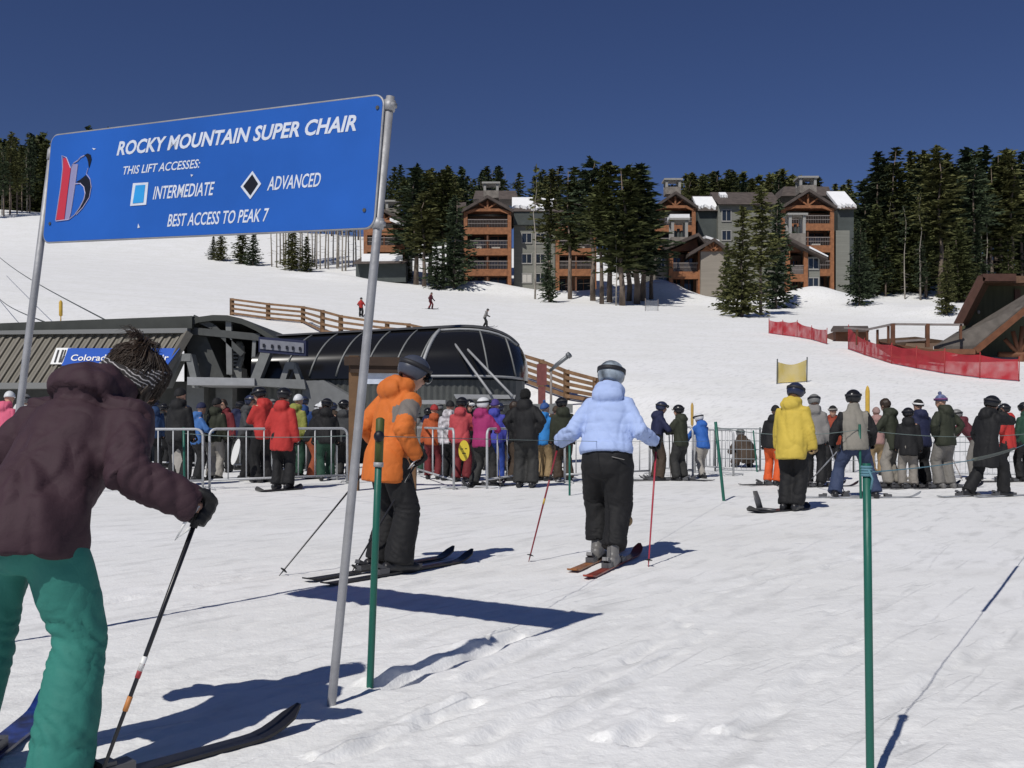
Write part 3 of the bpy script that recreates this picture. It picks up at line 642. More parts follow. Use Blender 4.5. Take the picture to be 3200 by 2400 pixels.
def net(name, label, cat, pts, nm, pm, group=None, pn='net_pole', sag=.03):
    """pts: (u, v_base, v_top) along the net; stands on the snow"""
    B = [G(u, vb) for u, vb, vt in pts]; Hs = [(vb - vt) / F * b.y for (u, vb, vt), b in zip(pts, B)]
    root = empty(name, B[0], label, cat, group); V = []; Fc = []; n = 10
    for i in range(len(B) - 1):
        for k in range(n + (i == len(B) - 2)):
            t = k / n; p = B[i].lerp(B[i + 1], t); h = Hs[i] + (Hs[i + 1] - Hs[i]) * t; s = math.sin(math.pi * t) * sag * 3
            z = land1(p.x, p.y)
            wob = .05 * math.sin(7 * t + i)
            V += [(p.x, p.y + wob, z + .04), (p.x, p.y + wob + .03, z + h * .5), (p.x, p.y - wob, z + h - s)]
    V = [Vector(v) - root.location for v in V]; m = len(V) // 3
    for i in range(m - 1):
        for j in range(2): Fc.append((i * 3 + j, i * 3 + 3 + j, i * 3 + 4 + j, i * 3 + 1 + j))
    link('net', mesh_from('net', V, Fc, nm, True), root)
    for b, h in zip(B, Hs):
        q = newmb(root); q.tube([b + Vector((0, -.05, -.2)), b + Vector((.02, -.05, h + .12))], .028, 6); part(root, q, pn, pm, True)
    return root
net('safety_net', 'long red safety net curving in front of the olive lodge and its deck', 'safety net', [(2650, 1092, 1020), (2700, 1110, 1062), (2785, 1137, 1078), (2862, 1152, 1088), (2950, 1168, 1096), (3060, 1182, 1108), (3182, 1192, 1122)], REDNET, POLER)
net('safety_net', 'short red safety net on the open slope, upper of the two nets', 'safety net', [(2402, 1042, 1000), (2445, 1048, 1004), (2490, 1054, 1005), (2535, 1062, 1022), (2583, 1076, 1030)], REDNET, POLER)
net('warning_banner', 'yellow warning banner strung between two thin poles on the slope above the crowd', 'banner', [(2427, 1200, 1130), (2520, 1194, 1124)], YELNET, POLEG, None, 'banner_pole', .06)
net('snow_net', 'small grey net panel alone on the slope below the beige timber house', 'net panel', [(2016, 972, 936), (2056, 972, 938)], GREYNET, RAILM)

# ---------------------------------------------------------------- marker posts
YEL = mat('yellow_pad', (.52, .33, .05), .7, 0, .15); BAM = mat('bamboo', (.42, .27, .07), .7, 0, .2)
def marker(u, vb, vt, w, label, d=None, m=YEL):
    p = G(u, vb) if d is None else Vector(((u - 1600) / F * d, d, land1((u - 1600) / F * d, d)))
    zt = CAMZ + (HOR - vt) / F * p.y; r = w / F * p.y / 2
    root = empty('marker_pole', p, label, 'marker'); q = newmb(root); h = zt - p.z
    q.tube([p + Vector((0, 0, -.2)), p + Vector((0, 0, h * .4))], r * .35, 8); part(root, q, 'pole', BAM, True)
    q = newmb(root); q.tube([p + Vector((0, 0, h * .3)), p + Vector((0, 0, h * .34)), p + Vector((0, 0, h * .9)), p + Vector((0, 0, h * .97)), p + Vector((0, 0, h))], [r * .5, r, r, r * .6, r * .1], 10); part(root, q, 'pad', m, True)
marker(190, 1010, 938, 11, 'yellow padded marker pole on the slope above the dark shed roof')
marker(2711, 1420, 1205, 14, 'tall yellow marker pole standing among the right-hand skiers', 30)
marker(2163, 1380, 1258, 9, 'thin orange marker pole behind the man in the black hood', 33, BAM)
marker(1385, 1015, 985, 5, 'yellow stake at the foot of the lodge porch', None)if False else None
marker(1228, 880, 848, 6, 'small yellow stake beside the lodge porch behind the sign post')

# ---------------------------------------------------------------- snow fence of wooden rails
WOOD = mat('fence_wood', (.20, .115, .06), .8, 0, .25, 3, .3, 18); WOODP = mat('fence_post_wood', (.13, .072, .034), .8, 0, .25, 3, .3, 18)
def rail_fence(label, pts, rails=4):
    B = [G(u, vb) for u, vb, vt in pts]; Hs = [(vb - vt) / F * b.y for (u, vb, vt), b in zip(pts, B)]
    root = empty('rail_fence', B[0], label, 'fence')
    for i, (b, h) in enumerate(zip(B, Hs)):
        q = newmb(root); q.bar(b + Vector((0, 0, -.3)), b + Vector((0, 0, h + .06)), .26); part(root, q, 'fence_post', WOODP)
    for i in range(len(B) - 1):
        q = newmb(root)
        for k in range(rails):
            f = .12 + .86 * k / (rails - 1)
            q.bar(B[i] + Vector((0, -.17, Hs[i] * f)), B[i + 1] + Vector((0, -.17, Hs[i + 1] * f)), .07, .15)
        part(root, q, 'fence_rails', WOOD)
rail_fence('wooden rail fence stepping down the snow behind the two lift terminals', [(725, 985, 935), (838, 1000, 950), (947, 1010, 960), (1008, 1042, 972), (1065, 1052, 988), (1155, 1060, 1002), (1210, 1068, 1008), (1277, 1075, 1014), (1350, 1092, 1030)])
rail_fence('wooden rail fence running down to the right from behind the glass lift terminal', [(1600, 1185, 1100), (1692, 1220, 1128), (1770, 1248, 1160), (1862, 1262, 1185)], 5)

# ---------------------------------------------------------------- snowmaking gun, trail sign post, cables
sgp = Vector(((1722 - 1600) / F * 41, 41, 0)); sgp.z = land1(sgp.x, sgp.y)
sg = empty('snow_gun', sgp, 'grey snowmaking gun on a pole with a red valve box, at the rail fence', 'snow gun')
q = newmb(sg); q.tube([sgp + Vector((0, 0, -.2)), W(1722, 1150, 41)], .05, 8); part(sg, q, 'pole', RAILM, True)
q = newmb(sg); q.tube([W(1718, 1160, 41), W(1740, 1140, 40.9), W(1776, 1112, 40.6)], [.05, .09, .09], 10); q.tube([W(1774, 1113, 40.6), W(1781, 1107, 40.55)], [.13, .13], 10); part(sg, q, 'barrel', mat('grey_steel', (.16, .17, .18), .5, .5), True)
q = newmb(sg); a = W(1693, 1170, 41); q.box(a + Vector((-.2, -.2, -.45)), a + Vector((.2, .2, .42))); q.bar(a + Vector((0, 0, -.5)), a + Vector((0, 0, -1.3)), .3); part(sg, q, 'valve_box', mat('faded_red', (.16, .05, .045), .7, 0, .2))
tsd = 17.5
ts = empty('trail_sign', Vector((W(1108, 0, tsd).x, tsd, 0)), 'rustic wooden trail sign frame with a pale panel behind the orange jacket', 'sign')
q = newmb(ts); q.bar((W(1106, 0, tsd).x, tsd, -.2), W(1108, 1112, tsd), .17); part(ts, q, 'post', WOODP)
q = newmb(ts); q.bar((W(1285, 0, tsd).x, tsd, -.2), W(1287, 1120, tsd), .17); part(ts, q, 'post', WOODP)
q = newmb(ts); q.bar(W(1078, 1128, tsd - .1), W(1310, 1132, tsd - .1), .16, .15); q.bar(W(1095, 1145, tsd - .1), W(1300, 1148, tsd - .1), .06, .22); part(ts, q, 'crossbeam', mat('aged_beam', (.045, .026, .016), .8, 0, .3, 4))
q = newmb(ts); q.box(W(1118, 1200, tsd) + Vector((0, -.05, 0)), W(1275, 1158, tsd) + Vector((0, .02, 0))); part(ts, q, 'panel', mat('pale_panel', (.50, .54, .62), .7, 0, .12, 9))
for i, (p, q_) in enumerate((((0, 785, 70), (330, 1000, 31)), ((-10, 905, 70), (145, 1008, 31)))):
    cb = MB(W(*q_)); n = 14; a, b = W(*p), W(*q_); a = b + (a - b) * 1.6
    cb.tube([a.lerp(b, k / n) - Vector((0, 0, .5 * math.sin(math.pi * k / n))) for k in range(n + 1)], .022, 6)
    tag(cb.build('lift_cable', POLEG, None, True), ('upper' if i == 0 else 'lower') + ' lift cable running down to the dark shed roof at the left', 'cable')

# ---------------------------------------------------------------- lift terminal with ribbed walls (left)
T = empty('lift_terminal', (W(500, 0, 29).x, 30, 0), 'long ribbed-metal lift terminal with an arched bay and a blue name sign, at the left', 'lift station')
RIB = mat('ribbed_tan_metal', (.19, .175, .145), .55, .2, .10, 2); ROOFD = mat('dark_roof_metal', (.055, .058, .052), .6, .2, .15, 2); GUT = mat('grey_gutter', (.22, .22, .21), .5, .2)
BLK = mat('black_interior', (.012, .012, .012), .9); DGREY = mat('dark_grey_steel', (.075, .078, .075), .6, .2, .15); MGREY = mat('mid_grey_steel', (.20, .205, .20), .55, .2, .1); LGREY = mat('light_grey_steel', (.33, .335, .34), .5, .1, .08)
dl = lambda u: 30 - 1.9 * (u / 600)                 # wall runs a little toward the camera to the right
P = lambda u, v, off=0: W(u, v, dl(u) + off)
q = newmb(T); q.prism([P(-500, 1018), P(0, 1010), P(600, 987), P(600, 1026), P(0, 1033), P(-500, 1040)], (0, 9, 0)); part(T, q, 'roof', ROOFD)
q = newmb(T); q.prism([P(-500, 1040, -.25), P(0, 1033, -.25), P(585, 1025, -.25), P(585, 1040, -.25), P(0, 1045, -.25), P(-500, 1055, -.25)], (0, .3, 0)); part(T, q, 'gutter', GUT)
V = []; Fc = []                                      # corrugated sloping wall, ribs raked
uu = list(np.arange(-420, 584, 6.2)); k = 0
for i, u in enumerate(uu):
    off = (0, 0, -.09, -.09)[i % 4]
    ub = u - 100
    V += [P(u, 1043, off), W(ub, 1197, dl(u) + off - .9)]
for i in range(len(uu) - 1): Fc.append((2 * i, 2 * i + 1, 2 * i + 3, 2 * i + 2))
n0 = len(V); V += [P(uu[0], 1043, .5), P(uu[-1], 1043, .5), W(uu[-1] - 100, 1197, dl(500) - .3), W(uu[0] - 100, 1197, dl(-300) - .3)]; Fc.append((n0, n0 + 1, n0 + 2, n0 + 3))
link('ribbed_wall', mesh_from('ribbed_wall', [v - T.location for v in V], Fc, RIB), T)
q = newmb(T); q.prism([W(-500, 1197, 28.9), W(484, 1195, 27.6), W(484, 1212, 27.6), W(-500, 1218, 28.9)], (0, .5, 0)); part(T, q, 'sill_beam', GUT)
q = newmb(T); q.bar(P(588, 1040, -.12), W(486, 1212, 27.4), .26, .2); part(T, q, 'corner_trim', RIB)
q = newmb(T); q.box((W(-500, 0, 30).x, 30.5, -.3), (W(700, 0, 30).x, 36, W(0, 1190, 30).z)); part(T, q, 'rear_wall', DGREY)
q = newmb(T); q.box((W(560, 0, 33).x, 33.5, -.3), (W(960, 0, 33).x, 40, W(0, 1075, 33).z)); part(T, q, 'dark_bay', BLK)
arc = [(535, 1024), (575, 1006), (620, 990), (665, 984), (710, 985), (755, 995), (800, 1016), (840, 1042), (872, 1064)]
q = newmb(T); dA = 28.2
for i in range(len(arc) - 1):
    a, b = W(*arc[i], dA), W(*arc[i + 1], dA); q.prism([a, b, b - Vector((0, 0, .16)), a - Vector((0, 0, .16))], (0, 13, 0))
part(T, q, 'arched_roof', ROOFD)
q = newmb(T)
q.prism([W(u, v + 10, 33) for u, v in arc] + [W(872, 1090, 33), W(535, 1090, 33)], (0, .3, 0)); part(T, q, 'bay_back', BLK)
q = newmb(T); q.prism([W(585, 1040, 28.6), W(640, 1040, 28.6), W(700, 1180, 28.6), W(585, 1180, 28.6)], (0, 3, 0)); part(T, q, 'side_panel', DGREY)
for p, r_, wd_, nm in (((588, 1033), (815, 1055), .2, 'cross_beam'), ((605, 992), (668, 1022), .16, 'brace'), ((668, 1022), (760, 1108), .16, 'brace'), ((716, 990), (719, 1170), .16, 'column'), ((600, 990), (600, 1040), .12, 'column'), ((796, 1058), (793, 1120), .1, 'column')):
    q = newmb(T); q.bar(W(*p, 28.4), W(*r_, 28.4), wd_); part(T, q, nm, DGREY if nm != 'column' else MGREY)
q = newmb(T); q.tube([W(740, 1075, 29), W(752, 1074, 29), W(755, 1082, 29), W(754, 1120, 29), W(745, 1150, 29)], .09, 8); q.box(W(722, 1182, 29), W(755, 1150, 29) + Vector((0, .6, 0))); q.box(W(716, 1172, 28.8), W(724, 1155, 28.8) + Vector((0, .4, 0)))
for k in range(6): q.bar(W(728, 1085 + k * 11, 29), W(744, 1085 + k * 11, 29), .05)
part(T, q, 'machinery', MGREY)
def aframe(ul, ut, ur, vt, vb, d, m, nm='support_frame', wt=26):
    q = newmb(T)
    q.prism([W(ut[0], vt, d), W(ut[0] + wt, vt, d), W(ul + wt, vb, d), W(ul, vb, d)], (0, .4, 0)); q.prism([W(ut[1] - wt * .8, vt, d - .01), W(ut[1], vt, d - .01), W(ur, vb, d - .01), W(ur - wt * .8, vb, d - .01)], (0, .4, 0))
    q.prism([W(ut[0] + 2, vt - 1, d - .03), W(ut[1] - 2, vt - 1, d - .03), W(ut[1] - 2, vt + 22, d - .03), W(ut[0] + 2, vt + 22, d - .03)], (0, .42, 0)); part(T, q, nm, m)
aframe(498, (548, 598), 622, 1106, 1212, 27.8, MGREY); aframe(865, (892, 922), 950, 1132, 1214, 27.4, MGREY, wt=18)
q = newmb(T); q.prism([W(815, 1098, 27.7), W(846, 1098, 27.7), W(812, 1184, 27.7), W(782, 1184, 27.7)], (0, .4, 0)); part(T, q, 'strut', MGREY)
q = newmb(T); q.prism([W(585, 1178, 27.2), W(795, 1182, 27.2), W(795, 1205, 27.2), W(585, 1203, 27.2)], (0, 2.2, 0)); part(T, q, 'platform_beam', LGREY)
q = newmb(T); q.prism([W(795.3, 1182, 27.3), W(950, 1186, 27.3), W(955, 1216, 27.3), W(795.3, 1205, 27.3)], (0, 2.0, 0)); part(T, q, 'platform_edge', MGREY)
for u, dd in ((610, 29), (700, 29.5), (905, 29)): q = newmb(T); q.box((W(u, 0, dd).x - .25, dd, -.3), (W(u, 0, dd).x + .25, dd + .5, W(0, 1200, dd).z)); part(T, q, 'pillar', MGREY)
q = newmb(T); q.prism([P(640 - 480, 1140, -1.1), P(170, 1088, -1.1), P(170, 1087, -1.1), P(160, 1139, -1.1)], (0, .01, 0))
# name sign on the ribbed wall
BLUE = mat('sign_blue', (0.016, 0.085, 0.42), .45, 0, .05, 3, 0, 1, .4); WHT = mat('sign_white', (.78, .78, .76), .5); BLKP = mat('sign_black', (.006, .007, .014), .5)
tilt = .42
def wall_pt(u, v): t = (v - 1043) / 154; return W(u, v, dl(u + 100 * t) - .9 * t - .16)
q = newmb(T); q.prism([wall_pt(212, 1088), wall_pt(562, 1088), wall_pt(522, 1142), wall_pt(192, 1142)], (0, .06, 0)); nsn = part(T, q, 'name_board', BLUE)
q = newmb(T); q.prism([wall_pt(176, 1087), wall_pt(221, 1087), wall_pt(200, 1138), wall_pt(157, 1138)], (0, .06, 0)); q.build('logo_panel', WHT, nsn)
q = newmb(T)
for (a, b, c_) in (((184, 1094), (172, 1132), 5), ((198, 1094), (186, 1132), 5), ((206, 1094), (201, 1110), 4), ((201, 1112), (192, 1132), 5)): q.bar(wall_pt(*a) - Vector((0, .02, 0)), wall_pt(*b) - Vector((0, .02, 0)), c_ / F * 29, .02, (0, 1, 0))
q.build('logo_mark', BLKP, nsn)
def text_mesh(txt, shear=0.0, bold=0.0):
    cu = bpy.data.curves.new('txt', 'FONT'); cu.body = txt; cu.size = 1; cu.shear = shear; cu.offset = bold; cu.extrude = 0.001; cu.resolution_u = 3
    o = bpy.data.objects.new('txt', cu); C.objects.link(o)
    dg = bpy.context.evaluated_depsgraph_get(); me = bpy.data.meshes.new_from_object(o.evaluated_get(dg)); bpy.data.objects.remove(o); bpy.data.curves.remove(cu); return me
def place_text(name, txt, a, b, cap, up, nrm, m, parent, origin, shear=0.0, bold=0.0):
    """letters from point a to point b on the baseline, capital height cap along up, standing 3 mm off along nrm"""
    me = text_mesh(txt, shear, bold); n = len(me.vertices); co = np.empty(n * 3); me.vertices.foreach_get('co', co); co = co.reshape(-1, 3)
    x0, x1 = co[:, 0].min(), co[:, 0].max(); ch = 0.73
    ex = (Vector(b) - Vector(a)); out = [Vector(a) + ex * ((c[0] - x0) / (x1 - x0)) + Vector(up) * (c[1] / ch * cap) + Vector(nrm) * (.0014 + c[2] * .4) - Vector(origin) for c in co]
    me.vertices.foreach_set('co', np.array([tuple(v) for v in out]).ravel()); me.update(); me.materials.clear(); me.materials.append(m)
    return link(name, me, parent)
a, b = wall_pt(222, 1127), wall_pt(528, 1127); upv = (wall_pt(226, 1100) - wall_pt(222, 1127)).normalized()
place_text('lettering', 'Colorado Super Chair', a - Vector((0, .03, 0)), b - Vector((0, .03, 0)), 26 / F * 29, upv, (0, -1, 0), WHT, nsn, T.location, .12, .012)
# lit wait-time board
q = newmb(T); q.prism([W(808, 1052, 27), W(956, 1064, 27), W(956, 1112, 27), W(808, 1100, 27)], (0, .3, 0)); wb = part(T, q, 'wait_board', mat('board_navy', (.018, .022, .06), .5))
q = newmb(T); q.prism([W(812, 1060, 26.97), W(949, 1072, 26.97), W(949, 1103, 26.97), W(812, 1090, 26.97)], (0, .05, 0)); q.build('board_face', mat('board_face', (.20, .205, .235), .5, 0, .1), wb)
for u in (824, 850, 871, 896, 915, 937): v = 1078 + (u - 812) * .09; q = newmb(T); q.box(W(u - 3.5, v + 6, 26.93), W(u + 3.5, v - 5, 26.93) + Vector((0, .02, 0))); q.build('board_character', BLKP, wb)

# ---------------------------------------------------------------- glass-domed lift terminal (right)
K = empty('lift_terminal', (W(1350, 0, 30).x, 30, 0), 'low rounded lift terminal of dark curved glass with pale ribs, right of the sign post', 'lift station')
DGL = mat('smoked_glass', (.011, .011, .012), .15, 0, 0, 1, 0, 1, .35)
xL, xR, xT = -7.4, .50, -1.55
def sec(x):
    if x < xT: e = 1.0
    else: e = max(0.0, 1 - ((x - xT) / (xR - xT)) ** 2.4) ** (1 / 2.2)
    top = 3.78 + (x - xL) * .055 if x < xT else 3.78 + (xT - xL) * .055
    return e, top
z0k = 2.42
def skin(x, ph, off=0.0):
    e, top = sec(x); c, s = math.cos(ph), math.sin(ph)
    yb = 30.6; ry = 2.4 * (e ** .9) + off; hz = (top - z0k) * e ** .75 + off
    return Vector((x, yb - ry * np.sign(c) * abs(c) ** .8, z0k + hz * abs(s) ** .8))
xs = list(np.linspace(xL, xT, 14)) + list(xT + (xR - xT) * np.sin(np.linspace(0, math.pi / 2, 16))[1:])
ph = np.linspace(0, math.pi, 25); V = []; Fc = []
for x in xs:
    for p in ph: V.append(skin(min(x, xR - .004), p) - K.location)
n = len(ph)
for i in range(len(xs) - 1):
    for j in range(n - 1): Fc.append((i * n + j, (i + 1) * n + j, (i + 1) * n + j + 1, i * n + j + 1))
link('glass_shell', mesh_from('glass_shell', V, Fc, DGL, True), K)
V = []; Fc = []; pr_ = np.linspace(R(62), R(150), 12)                                   # roof cap
for x in xs:
    for p in pr_: V.append(skin(min(x, xR - .02) - (.25 if x > xT else 0), p, .05) - K.location)
n = len(pr_)
for i in range(len(xs) - 1):
    for j in range(n - 1): Fc.append((i * n + j, (i + 1) * n + j, (i + 1) * n + j + 1, i * n + j + 1))
link('roof_cap', mesh_from('roof_cap', V, Fc, mat('terminal_roof', (.085, .082, .075), .5, .2, .15, 2), True), K)
for xi in (-6.5, -5.75, -5.0, -4.2, -3.4, -2.75):
    q = newmb(K); q.tube([skin(xi + .62 * (p / R(62)), p, .012) for p in np.linspace(0.02, R(62), 9)], .028, 6); part(K, q, 'glass_rib', MGREY, True)
q = newmb(K); q.tube([skin(-2.62 + .5 * (p / R(58)), p, .02) for p in np.linspace(R(8), R(58), 9)], .055, 6); q.tube([skin(x, R(58), .02) for x in np.linspace(-2.12, .15, 9)], .04, 6); part(K, q, 'dome_frame', LGREY, True)
for xa, xb in ((-.65, -.95), (.12, -.2)):
    q = newmb(K); q.tube([skin(xa + (xb - xa) * (p / R(58)), p, .012) for p in np.linspace(0.02, R(58), 9)], .026, 6); part(K, q, 'glass_rib', MGREY, True)
q = newmb(K); q.tube([skin(x, 0.02, .03) for x in np.linspace(-2.7, .30, 12)], .04, 6); part(K, q, 'waist_trim', LGREY, True)
V = []; Fc = []; bx_ = [x for x in xs]                                                  # ribbed skirt below the glass
for i, x in enumerate(np.linspace(xL, xR - .12, 90)):
    e, _ = sec(x); y = 30.6 - (2.3 * e ** .9) + (.03 if i % 2 else 0); V += [Vector((x, y, z0k - .02)) - K.location, Vector((x, y + .1, 1.35)) - K.location]
for i in range(89): Fc.append((2 * i, 2 * i + 1, 2 * i + 3, 2 * i + 2))
link('skirt', mesh_from('skirt', V, Fc, mat('skirt_grey', (.095, .10, .095), .55, .2, .1)), K)
q = newmb(K); q.box((xL, 28.9, -.3), (xR - .7, 32.5, 1.4)); part(K, q, 'dark_base', BLK)
for p, r_ in (((1405, 1052), (1535, 1232)), ((1432, 1062), (1602, 1238))):
    q = newmb(K); q.tube([W(*p, 28.9), W(*r_, 26.4)], .036, 8); part(K, q, 'stay_arm', LGREY, True)
q = newmb(K); q.prism([W(1418, 1232, 26.6), W(1612, 1234, 26.6), W(1608, 1246, 26.6), W(1425, 1246, 26.6)], (0, 1.6, 0)); q.box(W(1312, 1262, 26.8), W(1392, 1250, 26.8) + Vector((0, 1.4, 0))); q.box(W(1540, 1262, 27.0), W(1640, 1254, 27.0) + Vector((0, 1.4, 0))); part(K, q, 'chair_rail', LGREY)
q = newmb(K); q.prism([W(945, 1190, 27.5), W(1010, 1188, 27.5), W(1090, 1235, 27.5), W(1095, 1300, 27.5), W(945, 1300, 27.5)], (0, 2.5, 0)); part(K, q, 'concrete_pier', mat('pier_grey', (.17, .175, .175), .8, 0, .1))
q = newmb(K); q.box(W(1640, 1290, 27.5), W(1790, 1262, 27.5) + Vector((0, 1.5, 0))); part(K, q, 'platform_edge', MGREY)
# ---------------------------------------------------------------- the blue lift sign on two silver posts
ALU = mat('galvanised_steel', (.34, .34, .35), .55, .35, .14, 9, .15, 30); SBLUE = mat('panel_blue', (.018, .105, .43), .42, 0, .13, 1.6, .06, 9, .45)
LET = mat('letter_white', (.62, .66, .74), .55, 0, .08, 20); LOGR = mat('logo_red', (.50, .035, .06), .5); SKYB = mat('square_cyan', (.03, .30, .68), .5, 0, .06, 10); LOGG = mat('logo_grey', (.26, .25, .42), .5)
dr, dlf = 4.29, 5.35
TR, BR, BL, TL = W(1202, 298, dr), W(1166, 711, dr), W(131, 757, dlf), W(171, 426, dlf)
cen = (TR + BR + BL + TL) / 4; ex = ((TR - TL) + (BR - BL)).normalized(); ez = ((TR - BR) + (TL - BL)); ez = (ez - ex * ez.dot(ex)).normalized(); ey = ez.cross(ex)
PW, PH = ((TR - TL).length + (BR - BL).length) / 2, ((TR - BR).length + (TL - BL).length) / 2
Sg = empty('lift_sign', Vector((W(1036, 2200, dr).x, dr, 0)), 'wide blue lift name sign on two leaning silver posts, at the front', 'sign')
def pl(a, b, o=0.0): return cen + ex * a + ez * b - ey * (-o) if False else cen + ex * a + ez * b + NRM * o
NRM = -ey if (-ey).y < 0 else ey                         # toward the camera
def px_plane(u, v):                                       # where a sight line meets the panel, in panel coordinates
    r = Vector(((u - 1600) / F, 1, (HOR - v) / F)); o = Vector((0, 0, CAMZ)); k = (cen - o).dot(NRM) / r.dot(NRM); p = o + r * k - cen
    return p.dot(ex), p.dot(ez)
def rrect(w, h, r, n=6):
    out = []
    for cx, cy, a0 in ((w / 2 - r, h / 2 - r, 0), (-w / 2 + r, h / 2 - r, 90), (-w / 2 + r, -h / 2 + r, 180), (w / 2 - r, -h / 2 + r, 270)):
        for k in range(n + 1): a = R(a0 + 90 * k / n); out.append((cx + r * math.cos(a), cy + r * math.sin(a)))
    return out
q = newmb(Sg); q.prism([pl(a, b, 0.006) for a, b in rrect(PW, PH, .045)], -NRM * .012); panel = q.build('panel', SBLUE, Sg)
q = newmb(Sg); pts = [pl(a, b, 0.0) for a, b in rrect(PW + .006, PH + .006, .047)]; q.tube(pts + [pts[0]], .006, 6, False); q.build('panel_edge', ALU, panel, True)
def decal(name, polys, m, off=.009, parent=None):        # polys in image points, laid as thin vinyl on the panel
    q = newmb(Sg)
    for poly in polys: q.prism([pl(*px_plane(*p), off) for p in poly], -NRM * .0018)
    return q.build(name, m, parent or panel)
def sign_text(txt, p0, p1, cap_px, shear, bold):
    a0, b0 = px_plane(*p0); a1, b1 = px_plane(*p1); mu, mv = (p0[0] + p1[0]) / 2, (p0[1] + p1[1]) / 2
    cap = px_plane(mu, mv - cap_px)[1] - px_plane(mu, mv)[1]
    place_text('lettering', txt, pl(a0, b0), pl(a1, b1), cap, ez, NRM, LET, panel, Sg.location + NRM * -.006, shear, bold)
sign_text('ROCKY MOUNTAIN SUPER CHAIR', (368, 486), (1116, 408), 46, .22, .028)
sign_text('THIS LIFT ACCESSES:', (388, 547), (628, 525), 27, .22, .010)
sign_text('INTERMEDIATE', (481, 624), (672, 610), 42, .24, .012)
sign_text('ADVANCED', (838, 596), (1004, 583), 44, .24, .012)
sign_text('BEST ACCESS TO PEAK 7', (526, 709), (842, 692), 41, .22, .012)
decal('square_border', [[(420, 574), (468, 571), (461, 641), (411, 645)]], LET); decal('blue_square', [[(429, 581), (459, 579), (453, 634), (420, 637)]], SKYB, .0111)
decal('diamond_border', [[(793, 536), (820, 576), (786, 624), (756, 585)]], LET); decal('black_diamond', [[(793, 547), (811, 576), (787, 612), (765, 584)]], BLKP, .0111)
zp = lambda L: [(x * .229, 380 + y * .229) for x, y in L]
decal('logo_stripe', [zp([(885, 500), (915, 505), (960, 570), (985, 640), (950, 900), (895, 1345), (785, 1345), (850, 900), (878, 640)])], LOGR)
decal('logo_band', [zp([(992, 640), (1005, 585), (1080, 585), (1045, 860), (985, 1250), (960, 1335), (905, 1340), (960, 900)])], LOGG)
decal('logo_curve', [zp([(1172, 462), (1215, 440), (1255, 460), (1268, 520), (1250, 590), (1232, 640), (1222, 560), (1205, 500)])], BLKP)
decal('logo_curve', [zp([(1060, 828), (1110, 800), (1190, 735), (1240, 800), (1256, 900), (1236, 1020), (1180, 1120), (1110, 1220), (1045, 1278), (1110, 1170), (1165, 1060), (1182, 960), (1160, 880), (1115, 845)])], BLKP)
def outline(L, w=.006):
    q = newmb(Sg); q.tube([pl(*px_plane(*p), .009) for p in zp(L)], w / 2, 4); q.build('logo_outline', mat('logo_line', (.45, .42, .58), .5), panel)
outline([(780, 1358), (850, 900), (878, 640), (868, 470), (930, 500), (985, 640), (1030, 570), (1080, 540), (1120, 495), (1172, 470)]); outline([(1080, 590), (1045, 860), (985, 1250), (960, 1340), (785, 1362)]); outline([(1040, 858), (1115, 850), (1165, 900), (1182, 985), (1165, 1065), (1110, 1175), (1040, 1275), (960, 1340)]); outline([(1222, 640), (1200, 720), (1250, 790), (1266, 900), (1240, 1040), (1150, 1180), (1060, 1275)], .004)
def dot(u, v, r, m, nm): a, b = px_plane(u, v); q = newmb(Sg); q.prism([pl(a + r * math.cos(t), b + r * math.sin(t), .0105) for t in np.linspace(0, 6.28, 9)[:-1]], -NRM * .004); q.build(nm, m, panel)
for u, v in ((1183, 338), (1142, 658), (160, 700)): dot(u, v, .009, DGREY, 'panel_bolt')
decal('paint_chip', [[(436, 700), (441, 712), (434, 714)], [(600, 546), (608, 548), (602, 554)], [(292, 464), (304, 466), (297, 470)], [(668, 408), (680, 407), (674, 411)]], LET, .0088)
def post(top, base, r, nm='post'):
    q = newmb(Sg); b = Vector(base); t = Vector(top); q.tube([b + (b - t).normalized() * .15, b, b.lerp(t, .3), b.lerp(t, .7), t], [r, r, r, r, r * .96], 14); return q.build(nm, ALU, Sg, True)
pb = Vector((W(1036, 2200, dr).x, dr, land1(W(1036, 2200, dr).x, dr))); pt = W(1220, 302, dr + .02)
rp = post(pt, pb, .0195)
for f in (.985, .79):                                                    # clamps
    c = pb.lerp(pt, f); ax = (pt - pb).normalized(); q = newmb(Sg); q.tube([c - ax * .022, c + ax * .022], .026, 12); q.bar(c - ex * .045 + Vector((0, -.0, 0)), c + ex * .03, .03, .02); q.build('clamp', ALU, rp, True)
lb = Vector((W(-42, 0, dlf).x, dlf + .03, 0)); lt = W(165, 462, dlf + .035); lpst = post(lt, lb, .0195)
q = newmb(Sg); ax = (lt - lb).normalized(); c = lb.lerp(lt, .985); q.tube([c - ax * .025, c + ax * .03], .024, 12); q.build('clamp', LGREY, lpst, True)

